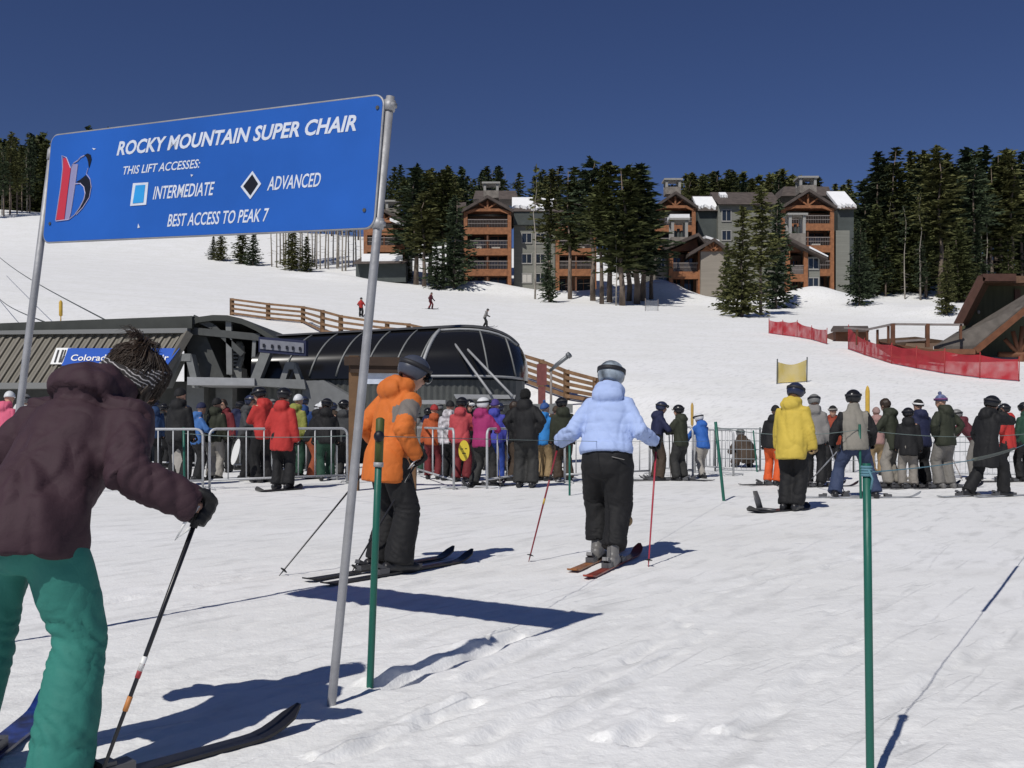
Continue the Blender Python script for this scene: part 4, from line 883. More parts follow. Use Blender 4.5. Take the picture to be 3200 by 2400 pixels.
# ---------------------------------------------------------------- green queue poles and ropes
GREEN = mat('green_pole_paint', (.012, .105, .075), .45, 0, .22, 4, .15, 30, .4, None, 0, 0, (1, 1, .3)); OLV = mat('olive_sleeve', (.055, .072, .018), .6, 0, .2, 8); ROPE = mat('grey_green_rope', (.14, .18, .17), .8); ROPED = mat('dark_rope_sleeve', (.09, .10, .085), .8)
def qpole(base, top, r, label, sleeve=None, knob=False, m=GREEN):
    b, t = Vector(base), Vector(top); root = empty('queue_pole', b, label, 'pole'); ax = (t - b).normalized()
    q = newmb(root); q.tube([b - ax * .15, b, b.lerp(t, .5), t], [r, r, r, r], 12); part(root, q, 'shaft', m, True)
    if sleeve: q = newmb(root); q.tube([b.lerp(t, sleeve), t + ax * .012, t + ax * .02], [r * 1.22, r * 1.22, r * .5], 12); part(root, q, 'sleeve', OLV, True)
    if sleeve: q = newmb(root); c = b.lerp(t, sleeve); q.tube([c - ax * .02, c + ax * .002], r * 1.4, 12); part(root, q, 'collar', LGREY, True)
    if knob: q = newmb(root); c = b.lerp(t, .945) + Vector((0, -r * 1.2, 0)); q.add(*ellipsoid(c, r * 1.5, r * 1.3, r * 1.6)); part(root, q, 'rope_knob', BLKP, True)
    return root
g1 = G(1156, 2146); t1 = W(1188, 1318, g1.y + .02); qpole(g1, t1, .0165, 'green queue pole with an olive top sleeve, beside the silver sign post', .845, True)
g2 = Vector((W(2720, 0, 3.3).x, 3.3, 0)); t2 = W(2708, 1448, 3.3); qpole(g2, t2, .0135, 'dark green queue pole nearest the camera, with a rope tied round its top')
g3 = G(2262, 1565); t3 = W(2236, 1318, g3.y); qpole(g3, t3, .024, 'leaning green queue pole right of the light blue jacket')
g4 = G(1780, 1548); t4 = W(1780, 1392, g4.y); qpole(g4, t4, .018, 'short thin green queue pole left of the black ski trousers')
g5 = G(2690, 1558); t5 = W(2686, 1326, g5.y); qpole(g5, t5, .020, 'thin green queue pole in front of the man in the grey vest')
g6 = G(2366, 1475); t6 = W(2354, 1345, g6.y); qpole(g6, t6, .018, 'thin green pole at the end of the net fence beside the seated person')
g7 = G(577, 1530); t7 = W(574, 1335, g7.y); qpole(g7, t7, .022, 'dark green pole behind the left steel barrier')
q = MB(t2); 
for k in range(4): q.tube([t2 + Vector((.016 * math.cos(a), .016 * math.sin(a), -.012 - .009 * k)) for a in np.linspace(0, 6.3, 13)], .0045, 5)
q.tube([t2 + Vector((0, -.017, -.02)), t2 + Vector((.012, -.022, -.05)), t2 + Vector((.006, -.022, -.085))], .004, 5)
tag(q.build('rope_knot', mat('blue_rope', (.10, .22, .27), .8), None, True), 'pale blue rope knotted round the top of the nearest green pole', 'rope')
def rope(a, b, sag, r, label, m=ROPE, n=18, f=None):
    a, b = Vector(a), Vector(b); q = MB(a); q.tube([a.lerp(b, k / n) - Vector((0, 0, sag * 4 * (k / n) * (1 - k / n))) for k in range(n + 1)], r, 6)
    return tag(q.build('queue_rope', m, None, True), label, 'rope')
k1 = g1.lerp(t1, .945)
rope(k1, g3.lerp(t3, .76), .02, .0022, 'thin rope from the olive-topped pole past the light blue jacket to the leaning pole')
rope(g3.lerp(t3, .93), g5.lerp(t5, .93), .10, .006, 'thin rope strung between the two poles at the right, past the yellow jacket')
rope(g5.lerp(t5, .93), W(3260, 1350, 17.5), .10, .006, 'thin rope running right from the pole at the grey vest')
rope(g7.lerp(t7, .9), W(1085, 1362, 14), .04, .006, 'thin green rope along the left steel barriers')
ra, rb = t2 + Vector((0, 0, -.03)), W(3236, 1372, 9.4)
rope(ra, rb, .05, .0024, 'slack rope from the nearest green pole out of the picture at the right', mat('blue_rope', (.1, .22, .27)), 40)
cur = lambda t: ra.lerp(rb, t) - Vector((0, 0, .05 * 4 * t * (1 - t)))
ts_ = [t for t in np.linspace(0, 1, 200) if 3040 < 1600 + F * cur(t).x / cur(t).y < 3170]
q = MB(ra); q.tube([cur(t) for t in np.linspace(ts_[0], ts_[-1], 14)], .0105, 8); tag(q.build('rope_sleeve', ROPED, None, True), 'dark foam sleeve on the slack rope at the right', 'rope sleeve')
Nf = empty('net_fence', G(2240, 1475), 'light wire net fence at the far side of the plaza behind the right-hand skiers', 'fence')
fa, fb = G(2235, 1472), G(3300, 1488); hh = [.0, .24, .46, .68, .86]
for k in range(8):
    p = fa.lerp(fb, k / 7); q = newmb(Nf); q.tube([p + Vector((0, 0, -.1)), p + Vector((0, 0, 1.03))], .022, 6); part(Nf, q, 'fence_post', POLEG, True)
q = newmb(Nf)
for h in (.03, .30, .52, .72, 1.0): q.tube([fa + Vector((0, -.03, h)), fa.lerp(fb, .5) + Vector((0, -.03, h - .02)), fb + Vector((0, -.03, h))], .009 if h != 1.0 else .014, 5)
for k in range(66): p = fa.lerp(fb, (k + .5) / 66); q.tube([p + Vector((0, -.035, .03)), p + Vector((0, -.035, 1.0))], .004, 4)
part(Nf, q, 'wire_net', mat('net_wire', (.26, .28, .29), .6, .3))

# ---------------------------------------------------------------- steel crowd barriers
BAR = mat('barrier_steel', (.46, .47, .48), .5, .2, .15, 4, .1, 20)
def barrier(a, b, label, h=1.08, n=7, group=None, feet=True):
    a, b = Vector(a), Vector(b); a.z = land1(a.x, a.y); b.z = land1(b.x, b.y); L = (b - a).length; e = (b - a).normalized()
    root = empty('crowd_barrier', a, label, 'barrier', group); up = Vector((0, 0, 1)); rr = .12
    pts = [a + up * .0, a + up * (h - rr)] + [a + e * (rr - rr * math.cos(t)) + up * (h - rr + rr * math.sin(t)) for t in np.linspace(.3, 1.57, 4)] + [b - e * (rr - rr * math.cos(t)) + up * (h - rr + rr * math.sin(t)) for t in np.linspace(1.57, .3, 4)] + [b + up * (h - rr), b]
    q = newmb(root); q.tube(pts, .023, 8); q.tube([a + up * .17, b + up * .17], .020, 8); part(root, q, 'frame', BAR, True)
    for k in range(n):
        p = a.lerp(b, (k + 1) / (n + 1)); q = newmb(root); q.tube([p + up * .17, p + up * (h - .01)], .012 if k != n // 2 else .018, 6); part(root, q, 'upright', BAR, True)
    pr_ = e.cross(up)
    for p in (a, b): q = newmb(root); q.tube([p - pr_ * .26 + up * .012, p - pr_ * .22 + up * .045, p + pr_ * .22 + up * .045, p + pr_ * .26 + up * .012], .014, 6); part(root, q, 'foot', BAR, True)
    return root
barrier(G(255, 1538), G(634, 1532), 'steel crowd barrier at the left, half hidden by the maroon jacket')
barrier(G(655, 1530), G(1085, 1512), 'steel crowd barrier in front of the two red jackets')
barrier(G(1300, 1488), G(1418, 1530), 'short-looking steel barrier with a rounded end right of the orange jacket', 1.08, 3)
barrier(G(1522, 1528), G(1742, 1492), 'steel crowd barrier in front of the magenta and big black jackets')
barrier(G(1765, 1510), G(2030, 1496), 'steel crowd barrier behind the light blue jacket')
barrier(G(2040, 1484), G(2165, 1494), 'steel crowd barrier in front of the man in the black hood', 1.08, 6)
barrier(G(2172, 1478), G(2292, 1488), 'last steel barrier with rounded end beside the seated person', 1.0, 9)
barrier(G(355, 1462), G(620, 1468), 'rear steel barrier behind the left barrier', 1.05, 6)
barrier(G(612, 1476), G(850, 1472), 'rear steel barrier behind the two red jackets', 1.05, 6)
barrier(G(868, 1490), G(1052, 1500), 'rear steel barrier with rounded corners behind the white beanie', 1.0, 5)
# ---------------------------------------------------------------- people
SKIN = mat('skin', (.50, .29, .20), .55, 0, .06, 12); LIPS = mat('lips', (.36, .13, .11), .5); EYED = mat('eye_dark', (.03, .02, .015), .3)
BLKC = cloth('black_fabric', (.012, .012, .013)); CHAR = cloth('charcoal_fabric', (.030, .030, .029)); GLOVE = cloth('black_glove', (.010, .010, .011), .1, .6)
BOOTG = mat('grey_boot_shell', (.15, .145, .14), .4, 0, .12, 10); BOOTB = mat('black_boot_shell', (.02, .02, .022), .4, 0, .1, 10)
STRAP = mat('goggle_strap', (.02, .02, .024), .6); LENS = mat('goggle_lens', (.02, .03, .035), .08, .3); HAIRD = mat('dark_brown_hair', (.030, .018, .011), .5, 0, .5, 30, .5, 60, .4, None, 0, 0, (1, 1, .15))
def rotx(v, a): c, s = math.cos(a), math.sin(a); return Vector((v.x, v.y * c + v.z * s, -v.y * s + v.z * c))      # a > 0 leans forward (+y)
def rotz(v, a): c, s = math.cos(a), math.sin(a); return Vector((v.x * c - v.y * s, v.x * s + v.y * c, v.z))
def ik(a, t, l1, l2, hint):
    a, t = Vector(a), Vector(t); d = t - a; L = d.length
    if L > (l1 + l2) * .995: t = a + d * ((l1 + l2) * .995 / L); d = t - a; L = d.length
    n = d / L; h = Vector(hint); h = (h - n * h.dot(n)).normalized(); x = (l1 * l1 - l2 * l2 + L * L) / (2 * L)
    return a + n * x + h * math.sqrt(max(l1 * l1 - x * x, 1e-6)), t
ARMS = {'down': ((.255, .07, -.12), (.3, -1, 0)), 'poles': ((.29, .26, .12), (.6, -1, -.3)), 'low': ((.30, .16, -.02), (.5, -1, 0)), 'cross': ((-.06, .24, .22), (1, -.3, -.5)), 'front': ((.10, .30, .20), (1, -.4, -.6)),
        'face': ((.03, .20, .56), (1, .1, -.8)), 'out': ((.42, .12, .05), (.6, -1, 0)), 'lean': ((.24, .42, -.02), (.6, -.6, .4)), 'hip': ((.20, .02, .06), (1, -.8, 0))}
LEGS = {'stand': ((.115, 0), (.115, .02), .90), 'ski': ((.12, .02), (.12, -.02), .87), 'stride': ((.09, .27), (.10, -.30), .84), 'wide': ((.30, .02), (.30, -.03), .83), 'close': ((.07, .02), (.07, -.02), .90), 'step': ((.10, .20), (.10, -.14), .87)}
def skeleton(lean=4, legs='stand', R_='down', L_='down', head=(0, 0), twist=0, side=0, neck=None, feet=None, hipz=None, hands=None, hints=None, roll=0, shw=.165):
    J = {}; lg = LEGS[legs] if isinstance(legs, str) else legs; hz = hipz or lg[2]; a = R(lean); J['hip'] = Vector((0, 0, hz)); J['lean'] = a
    def up(v):
        v = rotz(Vector(v), R(twist)); v = rotx(v, a)
        if side: c, s = math.cos(R(side)), math.sin(R(side)); v = Vector((v.x * c + v.z * s, v.y, -v.x * s + v.z * c))
        return J['hip'] + v
    J['up'] = up; J['neck'] = up((0, .0, .56)); hv = rotx(Vector((0, .03, .125)), R(head[0]) + a * .35); J['head'] = J['neck'] + rotz(hv, -R(head[1]) * .35); J['hrot'] = (R(head[0]), R(head[1]), R(roll))
    for sgn, nm, arm in ((1, 'R', R_), (-1, 'L', L_)):
        J['sh' + nm] = up((sgn * shw, 0, .445))
        hd, hint = ARMS[arm]
        if hands and nm in hands: t = Vector(hands[nm])
        else: t = J['hip'] + rotz(Vector((sgn * hd[0], hd[1] + .35 * math.sin(a) , hd[2] - .05 * math.sin(a))), R(twist) * .6)
        hint = (hints or {}).get(nm, (sgn * hint[0], hint[1], hint[2]))
        J['el' + nm], J['ha' + nm] = ik(J['sh' + nm], t, .285, .265, hint)
        fx, fy = lg[0] if sgn > 0 else lg[1]
        J['an' + nm] = Vector((sgn * fx, fy, .10)) if not (feet and nm in feet) else Vector(feet[nm])
        J['hi' + nm] = J['hip'] + Vector((sgn * .09, 0, -.02))
        J['kn' + nm], J['an' + nm] = ik(J['hi' + nm], J['an' + nm], .405, .405, (sgn * .12, 1, 0))
    return J
def head_M(J): p, y, r = J['hrot']; return Matrix.Rotation(-y, 3, 'Z') @ Matrix.Rotation(-p, 3, 'X') @ Matrix.Rotation(r, 3, 'Y')
def body_shapes(J):
    M = head_M(J); h = J['head']; A = lambda v: h + M @ Vector(v); o = []
    o.append(ellipsoid(A((0, 0, .03)), .076, .096, .10, M)); o.append(ellipsoid(A((0, .028, -.045)), .058, .066, .07, M)); o.append(ellipsoid(A((0, .055, -.085)), .03, .03, .025, M))
    o.append(ellipsoid(A((0, .103, -.012)), .013, .02, .026, M)); o.append(ellipsoid(A((0, .082, .03)), .05, .02, .016, M)); o.append(ellipsoid(A((0, .088, -.055)), .024, .014, .012, M))
    for s in (-1, 1): o.append(ellipsoid(A((s * .078, -.008, -.005)), .012, .022, .032, M))
    o.append(tube([A((0, -.015, -.05)), J['neck'] + Vector((0, 0, -.05))], [.056, .062], 14))
    up = J['up']; o.append(loft([(up((0, 0, z)), up((rx, 0, z)) - up((0, 0, z)), up((0, ry, z)) - up((0, 0, z))) for z, rx, ry in ((-.10, .13, .09), (0, .145, .10), (.16, .125, .085), (.36, .15, .10), (.47, .14, .08), (.54, .07, .055))]))
    for n in 'RL':
        o.append(tube([up(((.13 if n == 'R' else -.13), 0, .46)), J['sh' + n], J['el' + n], J['ha' + n]], [.05, .048, .036, .024], 12)); o.append(ellipsoid(J['ha' + n], .026, .026, .026))
        o.append(tube([J['hi' + n] + Vector((0, 0, .05)), J['hi' + n], J['kn' + n], J['an' + n]], [.07, .08, .055, .042], 12)); o.append(ellipsoid(J['an' + n] + Vector((0, .06, -.05)), .04, .11, .035))
    return o
def jacket_shapes(J, b=1.0, hem=-.12, hood=True, collar=.63, sleeve=1.0, waist=1.0):
    up = J['up']; o = []; a = J['lean']
    prof = [(hem, .200, .168), (hem + .07, .206, .168), (.02, .200, .156), (.16, .186 * waist, .138 * waist), (.30, .200, .145), (.385, .196, .138), (.445, .172, .118), (.50, .128, .098), (.55, .094, .090), (collar, .082, .086)]
    def ring(z, rx, ry):
        if z > .04: return (up((0, 0, z)), (up((rx * b, 0, z)) - up((0, 0, z))), (up((0, ry * b, z)) - up((0, 0, z))))
        f = a * (.30 + .7 * max(0, (z + .03) / .07) if z > -.03 else .30); c = J['hip'] + rotx(Vector((0, 0, z)), f)
        return (c, (up((rx * b, 0, 0)) - up((0, 0, 0))), rotx(Vector((0, ry * b, 0)), f))
    o.append(loft([ring(*q) for q in prof], 26))
    for n, s in (('R', 1), ('L', -1)):
        e, h_, S_ = J['el' + n], J['ha' + n], J['sh' + n]; w = h_ + (e - h_) * .06; k = b * sleeve
        o.append(tube([up((s * .085, 0, .425)), S_ + (e - S_) * .03, S_.lerp(e, .5), e, e.lerp(w, .5), w], [.082 * k, .086 * k, .078 * k, .073 * k, .068 * k, .058 * k], 16))
    if hood:
        M = up((0, 0, 1)) - up((0, 0, 0)); bk = up((0, -1, 0)) - up((0, 0, 0))
        o.append(ellipsoid(up((0, -.105, .505)), .135, .078, .085)); o.append(ellipsoid(up((0, -.075, .575)), .118, .075, .06)); o.append(ellipsoid(up((.082, -.015, .56)), .05, .088, .062)); o.append(ellipsoid(up((-.082, -.015, .56)), .05, .088, .062))
    return o
def trouser_shapes(J, b=1.0, flare=1.0, cuff=.05):
    o = [loft([(J['hip'] + Vector((0, 0, z)) + rotx(Vector((0, 0, max(z, 0))), J['lean']) - Vector((0, 0, max(z, 0))), (rx * b, 0, 0), (0, ry * b, 0)) for z, rx, ry in ((.12, .155, .115), (.04, .172, .130), (-.05, .176, .132), (-.13, .160, .120), (-.18, .10, .085))], 24)]
    for n in 'RL':
        h, k, a = J['hi' + n], J['kn' + n], J['an' + n] + Vector((0, .012, cuff))
        o.append(tube([h + Vector((0, 0, .03)), h + (k - h) * .15, h.lerp(k, .55), k, k.lerp(a, .45), a], [.095 * b, .112 * b, .104 * b, .095 * b, .098 * b * flare, .104 * b * flare], 16))
    return o
def cap_mesh(name, rx, ry, rz, cut, m, th=.016, nu=28, nv=12, noise_=0.0, c=(0, 0, 0), seed=0):
    """dome in the head's frame; cut(a) is the lower edge height for azimuth a (0 = face)"""
    V = []; Fc = []
    for sh in (0, 1):
        k = 1 - sh * th / rx
        for j in range(nv + 1):
            for i in range(nu):
                a = 2 * math.pi * i / nu; pmax = math.acos(max(-.96, min(.99, cut(a) / rz))); p = .02 + (pmax - .02) * j / nv
                v = Vector((rx * k * math.sin(p) * math.sin(a), ry * k * math.sin(p) * math.cos(a), rz * k * math.cos(p)))
                if noise_ and not sh: v *= 1 + noise_ * mnoise.noise(v * 28 + Vector((seed, 0, 0)))
                V.append(v + Vector(c))
    n1 = (nv + 1) * nu
    for j in range(nv):
        for i in range(nu):
            q = (j * nu + i, (j + 1) * nu + i, (j + 1) * nu + (i + 1) % nu, j * nu + (i + 1) % nu); Fc.append(q); Fc.append(tuple(n1 + x for x in q[::-1]))
    for i in range(nu): Fc.append((nv * nu + i, n1 + nv * nu + i, n1 + nv * nu + (i + 1) % nu, nv * nu + (i + 1) % nu))
    Fc.append(tuple(range(nu))); Fc.append(tuple(n1 + i for i in range(nu - 1, -1, -1)))
    return mesh_from(name, V, Fc, m, True)
helm_cut = lambda a: .045 if math.cos(a) > .75 else (.045 - .125 * min(1, (.75 - math.cos(a)) / .45) if math.cos(a) > -.2 else -.08 + .03 * max(0, -math.cos(a) - .6))
bean_cut = lambda a: .035 - .055 * (.5 - .5 * math.cos(a))
hair_cut = lambda a: .06 if math.cos(a) > .7 else .06 - .13 * min(1, (.7 - math.cos(a)) / .5)
def band_mesh(name, rx, ry, z0, z1, m, th=.008, tilt=0.0, nu=30, c=(0, 0, 0)):
    V = []; Fc = []
    for rr, z in ((0, z0), (th, z0), (th, z1), (0, z1)):
        for i in range(nu): a = 2 * math.pi * i / nu; V.append(Vector(((rx + rr) * math.sin(a), (ry + rr) * math.cos(a), z + tilt * math.cos(a))) + Vector(c))
    for j in range(4):
        for i in range(nu): Fc.append((j * nu + i, j * nu + (i + 1) % nu, ((j + 1) % 4) * nu + (i + 1) % nu, ((j + 1) % 4) * nu + i))
    return mesh_from(name, V, Fc, m, True)
def fist_shapes():
    o = [ellipsoid((-.045, .018, 0), .046, .024, .046), tube([(-.06, .0, 0), (-.11, 0, 0), (-.17, 0, 0)], [.034, .042, .052], 14)]
    for i in range(4):
        z = .036 - .024 * i; L = (1, 1.1, 1.05, .88)[i]
        o.append(tube([(-.03, .034, z), (.008, .040, z), (.034 * L, .016, z), (.026 * L, -.014, z), (.0, -.024, z)], [.0145, .0145, .0135, .013, .010], 10))
    o.append(tube([(-.055, -.012, .03), (-.022, -.030, .040), (.010, -.034, .040), (.026, -.022, .036)], [.017, .0155, .014, .011], 10)); return o
def boot_shapes(low=False):
    o = [loft([((0, y, z), (rx, 0, 0), (0, 0, rz)) for y, rx, z, rz in ((-.125, .025, .05, .035), (-.11, .042, .05, .05), (-.02, .046, .058, .058), (.08, .050, .05, .05), (.15, .046, .043, .042), (.19, .03, .036, .03), (.20, .012, .034, .02))], 16)]
    if low: o.append(tube([(0, -.035, .05), (0, -.02, .10), (0, 0, .15)], [.05, .046, .040], 14)); return o
    o.append(tube([(0, -.035, .05), (0, -.022, .12), (0, 0, .20), (0, .02, .27)], [.053, .050, .050, .052], 16)); return o
PROTO = {}
def proto(key, shapes, vox, sm=3):
    if key not in PROTO: PROTO[key] = fuse(shapes, vox, sm, key)
    return PROTO[key]
def tinted(key, me, m):
    k = (key, m.name)
    if k not in PROTO:
        c = me.copy(); c.materials.clear(); c.materials.append(m); PROTO[k] = c
    return PROTO[k]
def axes(x, z):
    x = Vector(x).normalized(); z = Vector(z); z = (z - x * z.dot(x)).normalized(); y = z.cross(x); return Matrix((x, y, z)).transposed()
def folds(amp, sc, joints=(), jamp=.008, seed=0, zs=.7):
    off = Vector((seed * 3.7, seed * 1.3, 0))
    def fn(c):
        p = Vector((c.x * sc, c.y * sc, c.z * sc * zs)) + off
        w = mnoise.noise_vector(p * .4) * .35
        n1 = mnoise.noise(p * .75 + w); n2 = mnoise.noise(Vector((p.x + .6 * p.z, p.y, p.z * .6 - p.x * .5)) * 1.25 + w + Vector((3, 0, 0)))
        d = amp * (1.2 * mnoise.noise(p * .55) + 1.0 * n1 - 1.1 * max(0, 1 - abs(n1) * 3.6) ** 1.8 * 1.3 - 1.2 * max(0, 1 - abs(n2) * 4.2) ** 1.8 + .35)
        for (j, r, ax) in joints:
            q = c - j; f = math.exp(-(q.length / r) ** 2)
            if f > .05: t_ = q.dot(ax) * 62 + 5.5 * mnoise.noise(c * 6 + off) + 30 * q.x; d += jamp * f * (abs(math.sin(t_)) ** .7 * 2 - 1)
        return d
    return fn
def paint_faces(me, m, fn):
    me.materials.append(m); i = len(me.materials) - 1
    for p in me.polygons:
        if fn(p.center): p.material_index = i
PEOPLE = []
def person(label, u=None, vf=None, vt=None, yaw=0, jac=BLKC, pan=BLKC, head=('helmet', BLKC), pos=None, H=None, vox=.024, boots=BOOTB, gloves=GLOVE, bulk=1.0, hem=-.12, hood=True, flare=1.0, goggles=True, paint=None, ppaint=None, fine=False, group='people waiting for the lift', waist=1.0, collar=.63, cuff=-.02, jfold=None, tb=None, shw=None, quilt=0, scale=None, sleeve=1.0, hturn=None, **pose):
    if hturn is None: rr_ = random.Random(len(PEOPLE) * 7 + 1); hturn = (rr_.uniform(-6, 20), rr_.uniform(-38, 38)); pose.setdefault('twist', rr_.uniform(-9, 9)); pose.setdefault('side', rr_.uniform(-3, 3)); pose.setdefault('lean', rr_.uniform(1, 11))
    J = skeleton(head=hturn, shw=shw or .165, **pose); top = J['head'].z + .145
    bulk *= .955; sleeve *= .96
    if pos is None: pos = G(u, vf)
    pos = Vector(pos); s = scale or ((H or (vf - vt) / F * pos.y) / top)
    sk = lambda shapes: [([Vector(v) * s for v in V], f) for V, f in shapes]
    M = head_M(J)
    me = fuse(sk(body_shapes(J)), .012 if fine else .02, 2, 'person'); me.materials.append(SKIN)
    A = lambda v: (J['head'] + M @ Vector(v)) * s
    ey = [A((x, .088, .012)) for x in (-.032, .032)]; lip = A((0, .098, -.058))
    paint_faces(me, EYED, lambda c: min((c - e).length for e in ey) < .016 * s); paint_faces(me, LIPS, lambda c: (c - lip).length < .017 * s)
    root = link('person', me); root.location = pos; root.rotation_euler = (0, 0, -R(yaw)); tag(root, label, 'person', group)
    jm = fuse(sk(jacket_shapes(J, bulk, hem, hood, collar, sleeve, waist)), vox, 3, 'jacket'); jm.materials.append(jac)
    js = [(J['el' + n] * s, .11 * s, (J['ha' + n] - J['sh' + n]).normalized()) for n in 'RL'] + [(J['hip'] * s + Vector((0, 0, .12 * s)), .13 * s, Vector((0, 0, 1)))]
    crumple(jm, jfold(J, s) if jfold else folds(.010 * s if not fine else .008, 5.0 if not fine else 5.5, js, .006 if not fine else .008, len(PEOPLE), .42))
    if quilt: crumple(jm, lambda c: .0075 * (abs(math.sin((c / s - J['hip']).dot((J['up']((0, 0, 1)) - J['up']((0, 0, 0)))) * math.pi / quilt + .5 * mnoise.noise(c * 4))) ** .45 - .8))
    if paint: paint_faces(jm, paint[0], lambda c: paint[1](c / s, J))
    jo = link('jacket', jm, root)
    tm = fuse(sk(trouser_shapes(J, tb or bulk, flare, cuff)), vox, 3, 'trousers'); tm.materials.append(pan)
    ks = [(J['kn' + n] * s, .12 * s, Vector((0, .2, 1))) for n in 'RL'] + [(J['an' + n] * s + Vector((0, 0, .10 * s)), .10 * s, Vector((0, 0, 1))) for n in 'RL']
    crumple(tm, folds(.009 * s if not fine else .0065, 4.2 if not fine else 4.2, ks, .007 if not fine else .012, len(PEOPLE) + 50, .8))
    if ppaint: paint_faces(tm, ppaint[0], lambda c: ppaint[1](c / s, J))
    link('trousers', tm, root)
    fm = proto('fist', fist_shapes(), .0075, 1); bk_ = 'boot' if cuff > .02 else 'low_boot'; bm_ = proto(bk_, boot_shapes(cuff <= .02), .014, 2)
    for n in 'RL':
        g = link('glove', tinted('glove', fm, gloves), root); e, h = J['el' + n], J['ha' + n]
        mm = axes(h - e, (0, .25, 1) if abs((h - e).normalized().z) < .9 else (0, 1, 0)); g.matrix_local = Matrix.Translation(h * s) @ mm.to_4x4() @ Matrix.Diagonal((s * 1.12, s * 1.12 * (1 if n == 'R' else -1), s * 1.12, 1))
        b = link('boot', tinted(bk_, bm_, boots), root); b.location = (J['an' + n] + Vector((0, 0, -.10))) * s; b.scale = (s, s, s)
    H4 = Matrix.Translation(J['head'] * s) @ M.to_4x4() @ Matrix.Diagonal((s, s, s, 1))
    kind, hm = head[0], head[1]
    if kind == 'helmet':
        o = link('helmet', cap_mesh('helmet', .108, .128, .118, helm_cut, hm, c=(0, -.006, .038)), root); o.matrix_local = H4 @ Matrix.Diagonal((1.05, 1.05, 1.03, 1))
        if goggles:
            gg = link('goggles', band_mesh('goggles', .107, .127, .052, .086, STRAP, .007, 0, c=(0, -.006, .0)), o); l = bpy.data.objects
            lm = cap_mesh('goggle_lens', .075, .03, .036, lambda a: -.034, head[2] if len(head) > 2 else LENS, .01, 20, 8, c=(0, .118, .062 if goggles == True else .018)); lo = link('goggle_lens', lm, gg)
    elif kind in ('beanie', 'pom'):
        o = link('hat', cap_mesh('hat', .098, .117, .135, bean_cut, hm, .014, 26, 10, .02, (0, -.004, .02)), root); o.matrix_local = H4
        if len(head) > 2: link('hat_band', band_mesh('hat_band', .100, .118, .045, .080, head[2], .005, .018, c=(0, -.004, .0)), o)
        if kind == 'pom': V, f = ellipsoid((0, -.01, .175), .035, .035, .035); link('pompom', mesh_from('pompom', V, f, hm, True), o)
    elif kind == 'hair':
        o = link('hair', cap_mesh('hair', .092, .114, .118, hair_cut, hm, .02, 30, 14, .10, (0, -.004, .022), len(PEOPLE)), root); o.matrix_local = H4
    elif kind == 'hood':
        o = link('hood', cap_mesh('hood', .118, .135, .135, lambda a: .05 - .17 * min(1, (1 - math.cos(a)) / .8), hm, .018, 26, 12, .05, (0, -.01, .03)), root); o.matrix_local = H4
    PEOPLE.append((root, J, s)); return root, J, s
def wpt(P, v): root, J, s = P; return Vector(root.location) + rotz(Vector(v) * s, root.rotation_euler.z)
SKIB = mat('black_ski_top', (.014, .014, .017), .3, 0, .2, 6); SKIR = mat('red_ski_top', (.22, .035, .02), .35, 0, .5, 5); SKIW = mat('grey_ski_top', (.30, .31, .33), .35, 0, .5, 4); BINDM = mat('binding_grey', (.10, .10, .105), .4, .2)
EDGE = mat('steel_edge', (.35, .35, .36), .35, .7)
def ski(foot, yaw, label, m=SKIB, L=1.62, w=.075, ahead=.56, group='skis', bind=True, tw=1.0):
    foot = Vector(foot); root = empty('ski', (foot.x, foot.y, land1(foot.x, foot.y)), label, 'ski', group, -R(yaw)); V = []; Fc = []; n = 34
    for i in range(n + 1):
        t = i / n; y = -L * (1 - ahead) + L * t; e = (y - 0) / L; ww = w * (1 + .30 * abs(2 * t - 1) ** 2.2) * .5 * tw
        if t > .95: ww *= math.sqrt(max(0, 1 - ((t - .95) / .052) ** 2))
        if t < .02: ww *= .85
        z = .022 + max(0, (t - .86) / .14) ** 2 * .085 + max(0, (.05 - t) / .05) ** 2 * .015; th = .012
        V += [(-ww, y, z), (ww, y, z), (ww, y, z - th), (-ww, y, z - th)]
    for i in range(n):
        for k in range(4): a = i * 4 + k; b = i * 4 + (k + 1) % 4; Fc.append((a, b, b + 4, a + 4))
    Fc += [(3, 2, 1, 0), (n * 4, n * 4 + 1, n * 4 + 2, n * 4 + 3)]
    link('ski_base', mesh_from('ski_base', V, Fc, m), root)
    if bind:
        q = MB(); q.box((-.035, .15, .023), (.035, .26, .06)); q.bar((-.03, .17, .06), (.03, .17, .06), .05, .03); q.build('toe_binding', BINDM, root)
        q = MB(); q.box((-.035, -.23, .023), (.035, -.12, .065)); q.bar((0, -.15, .06), (0, -.24, .10), .05, .03); q.build('heel_binding', BINDM, root)
    return root
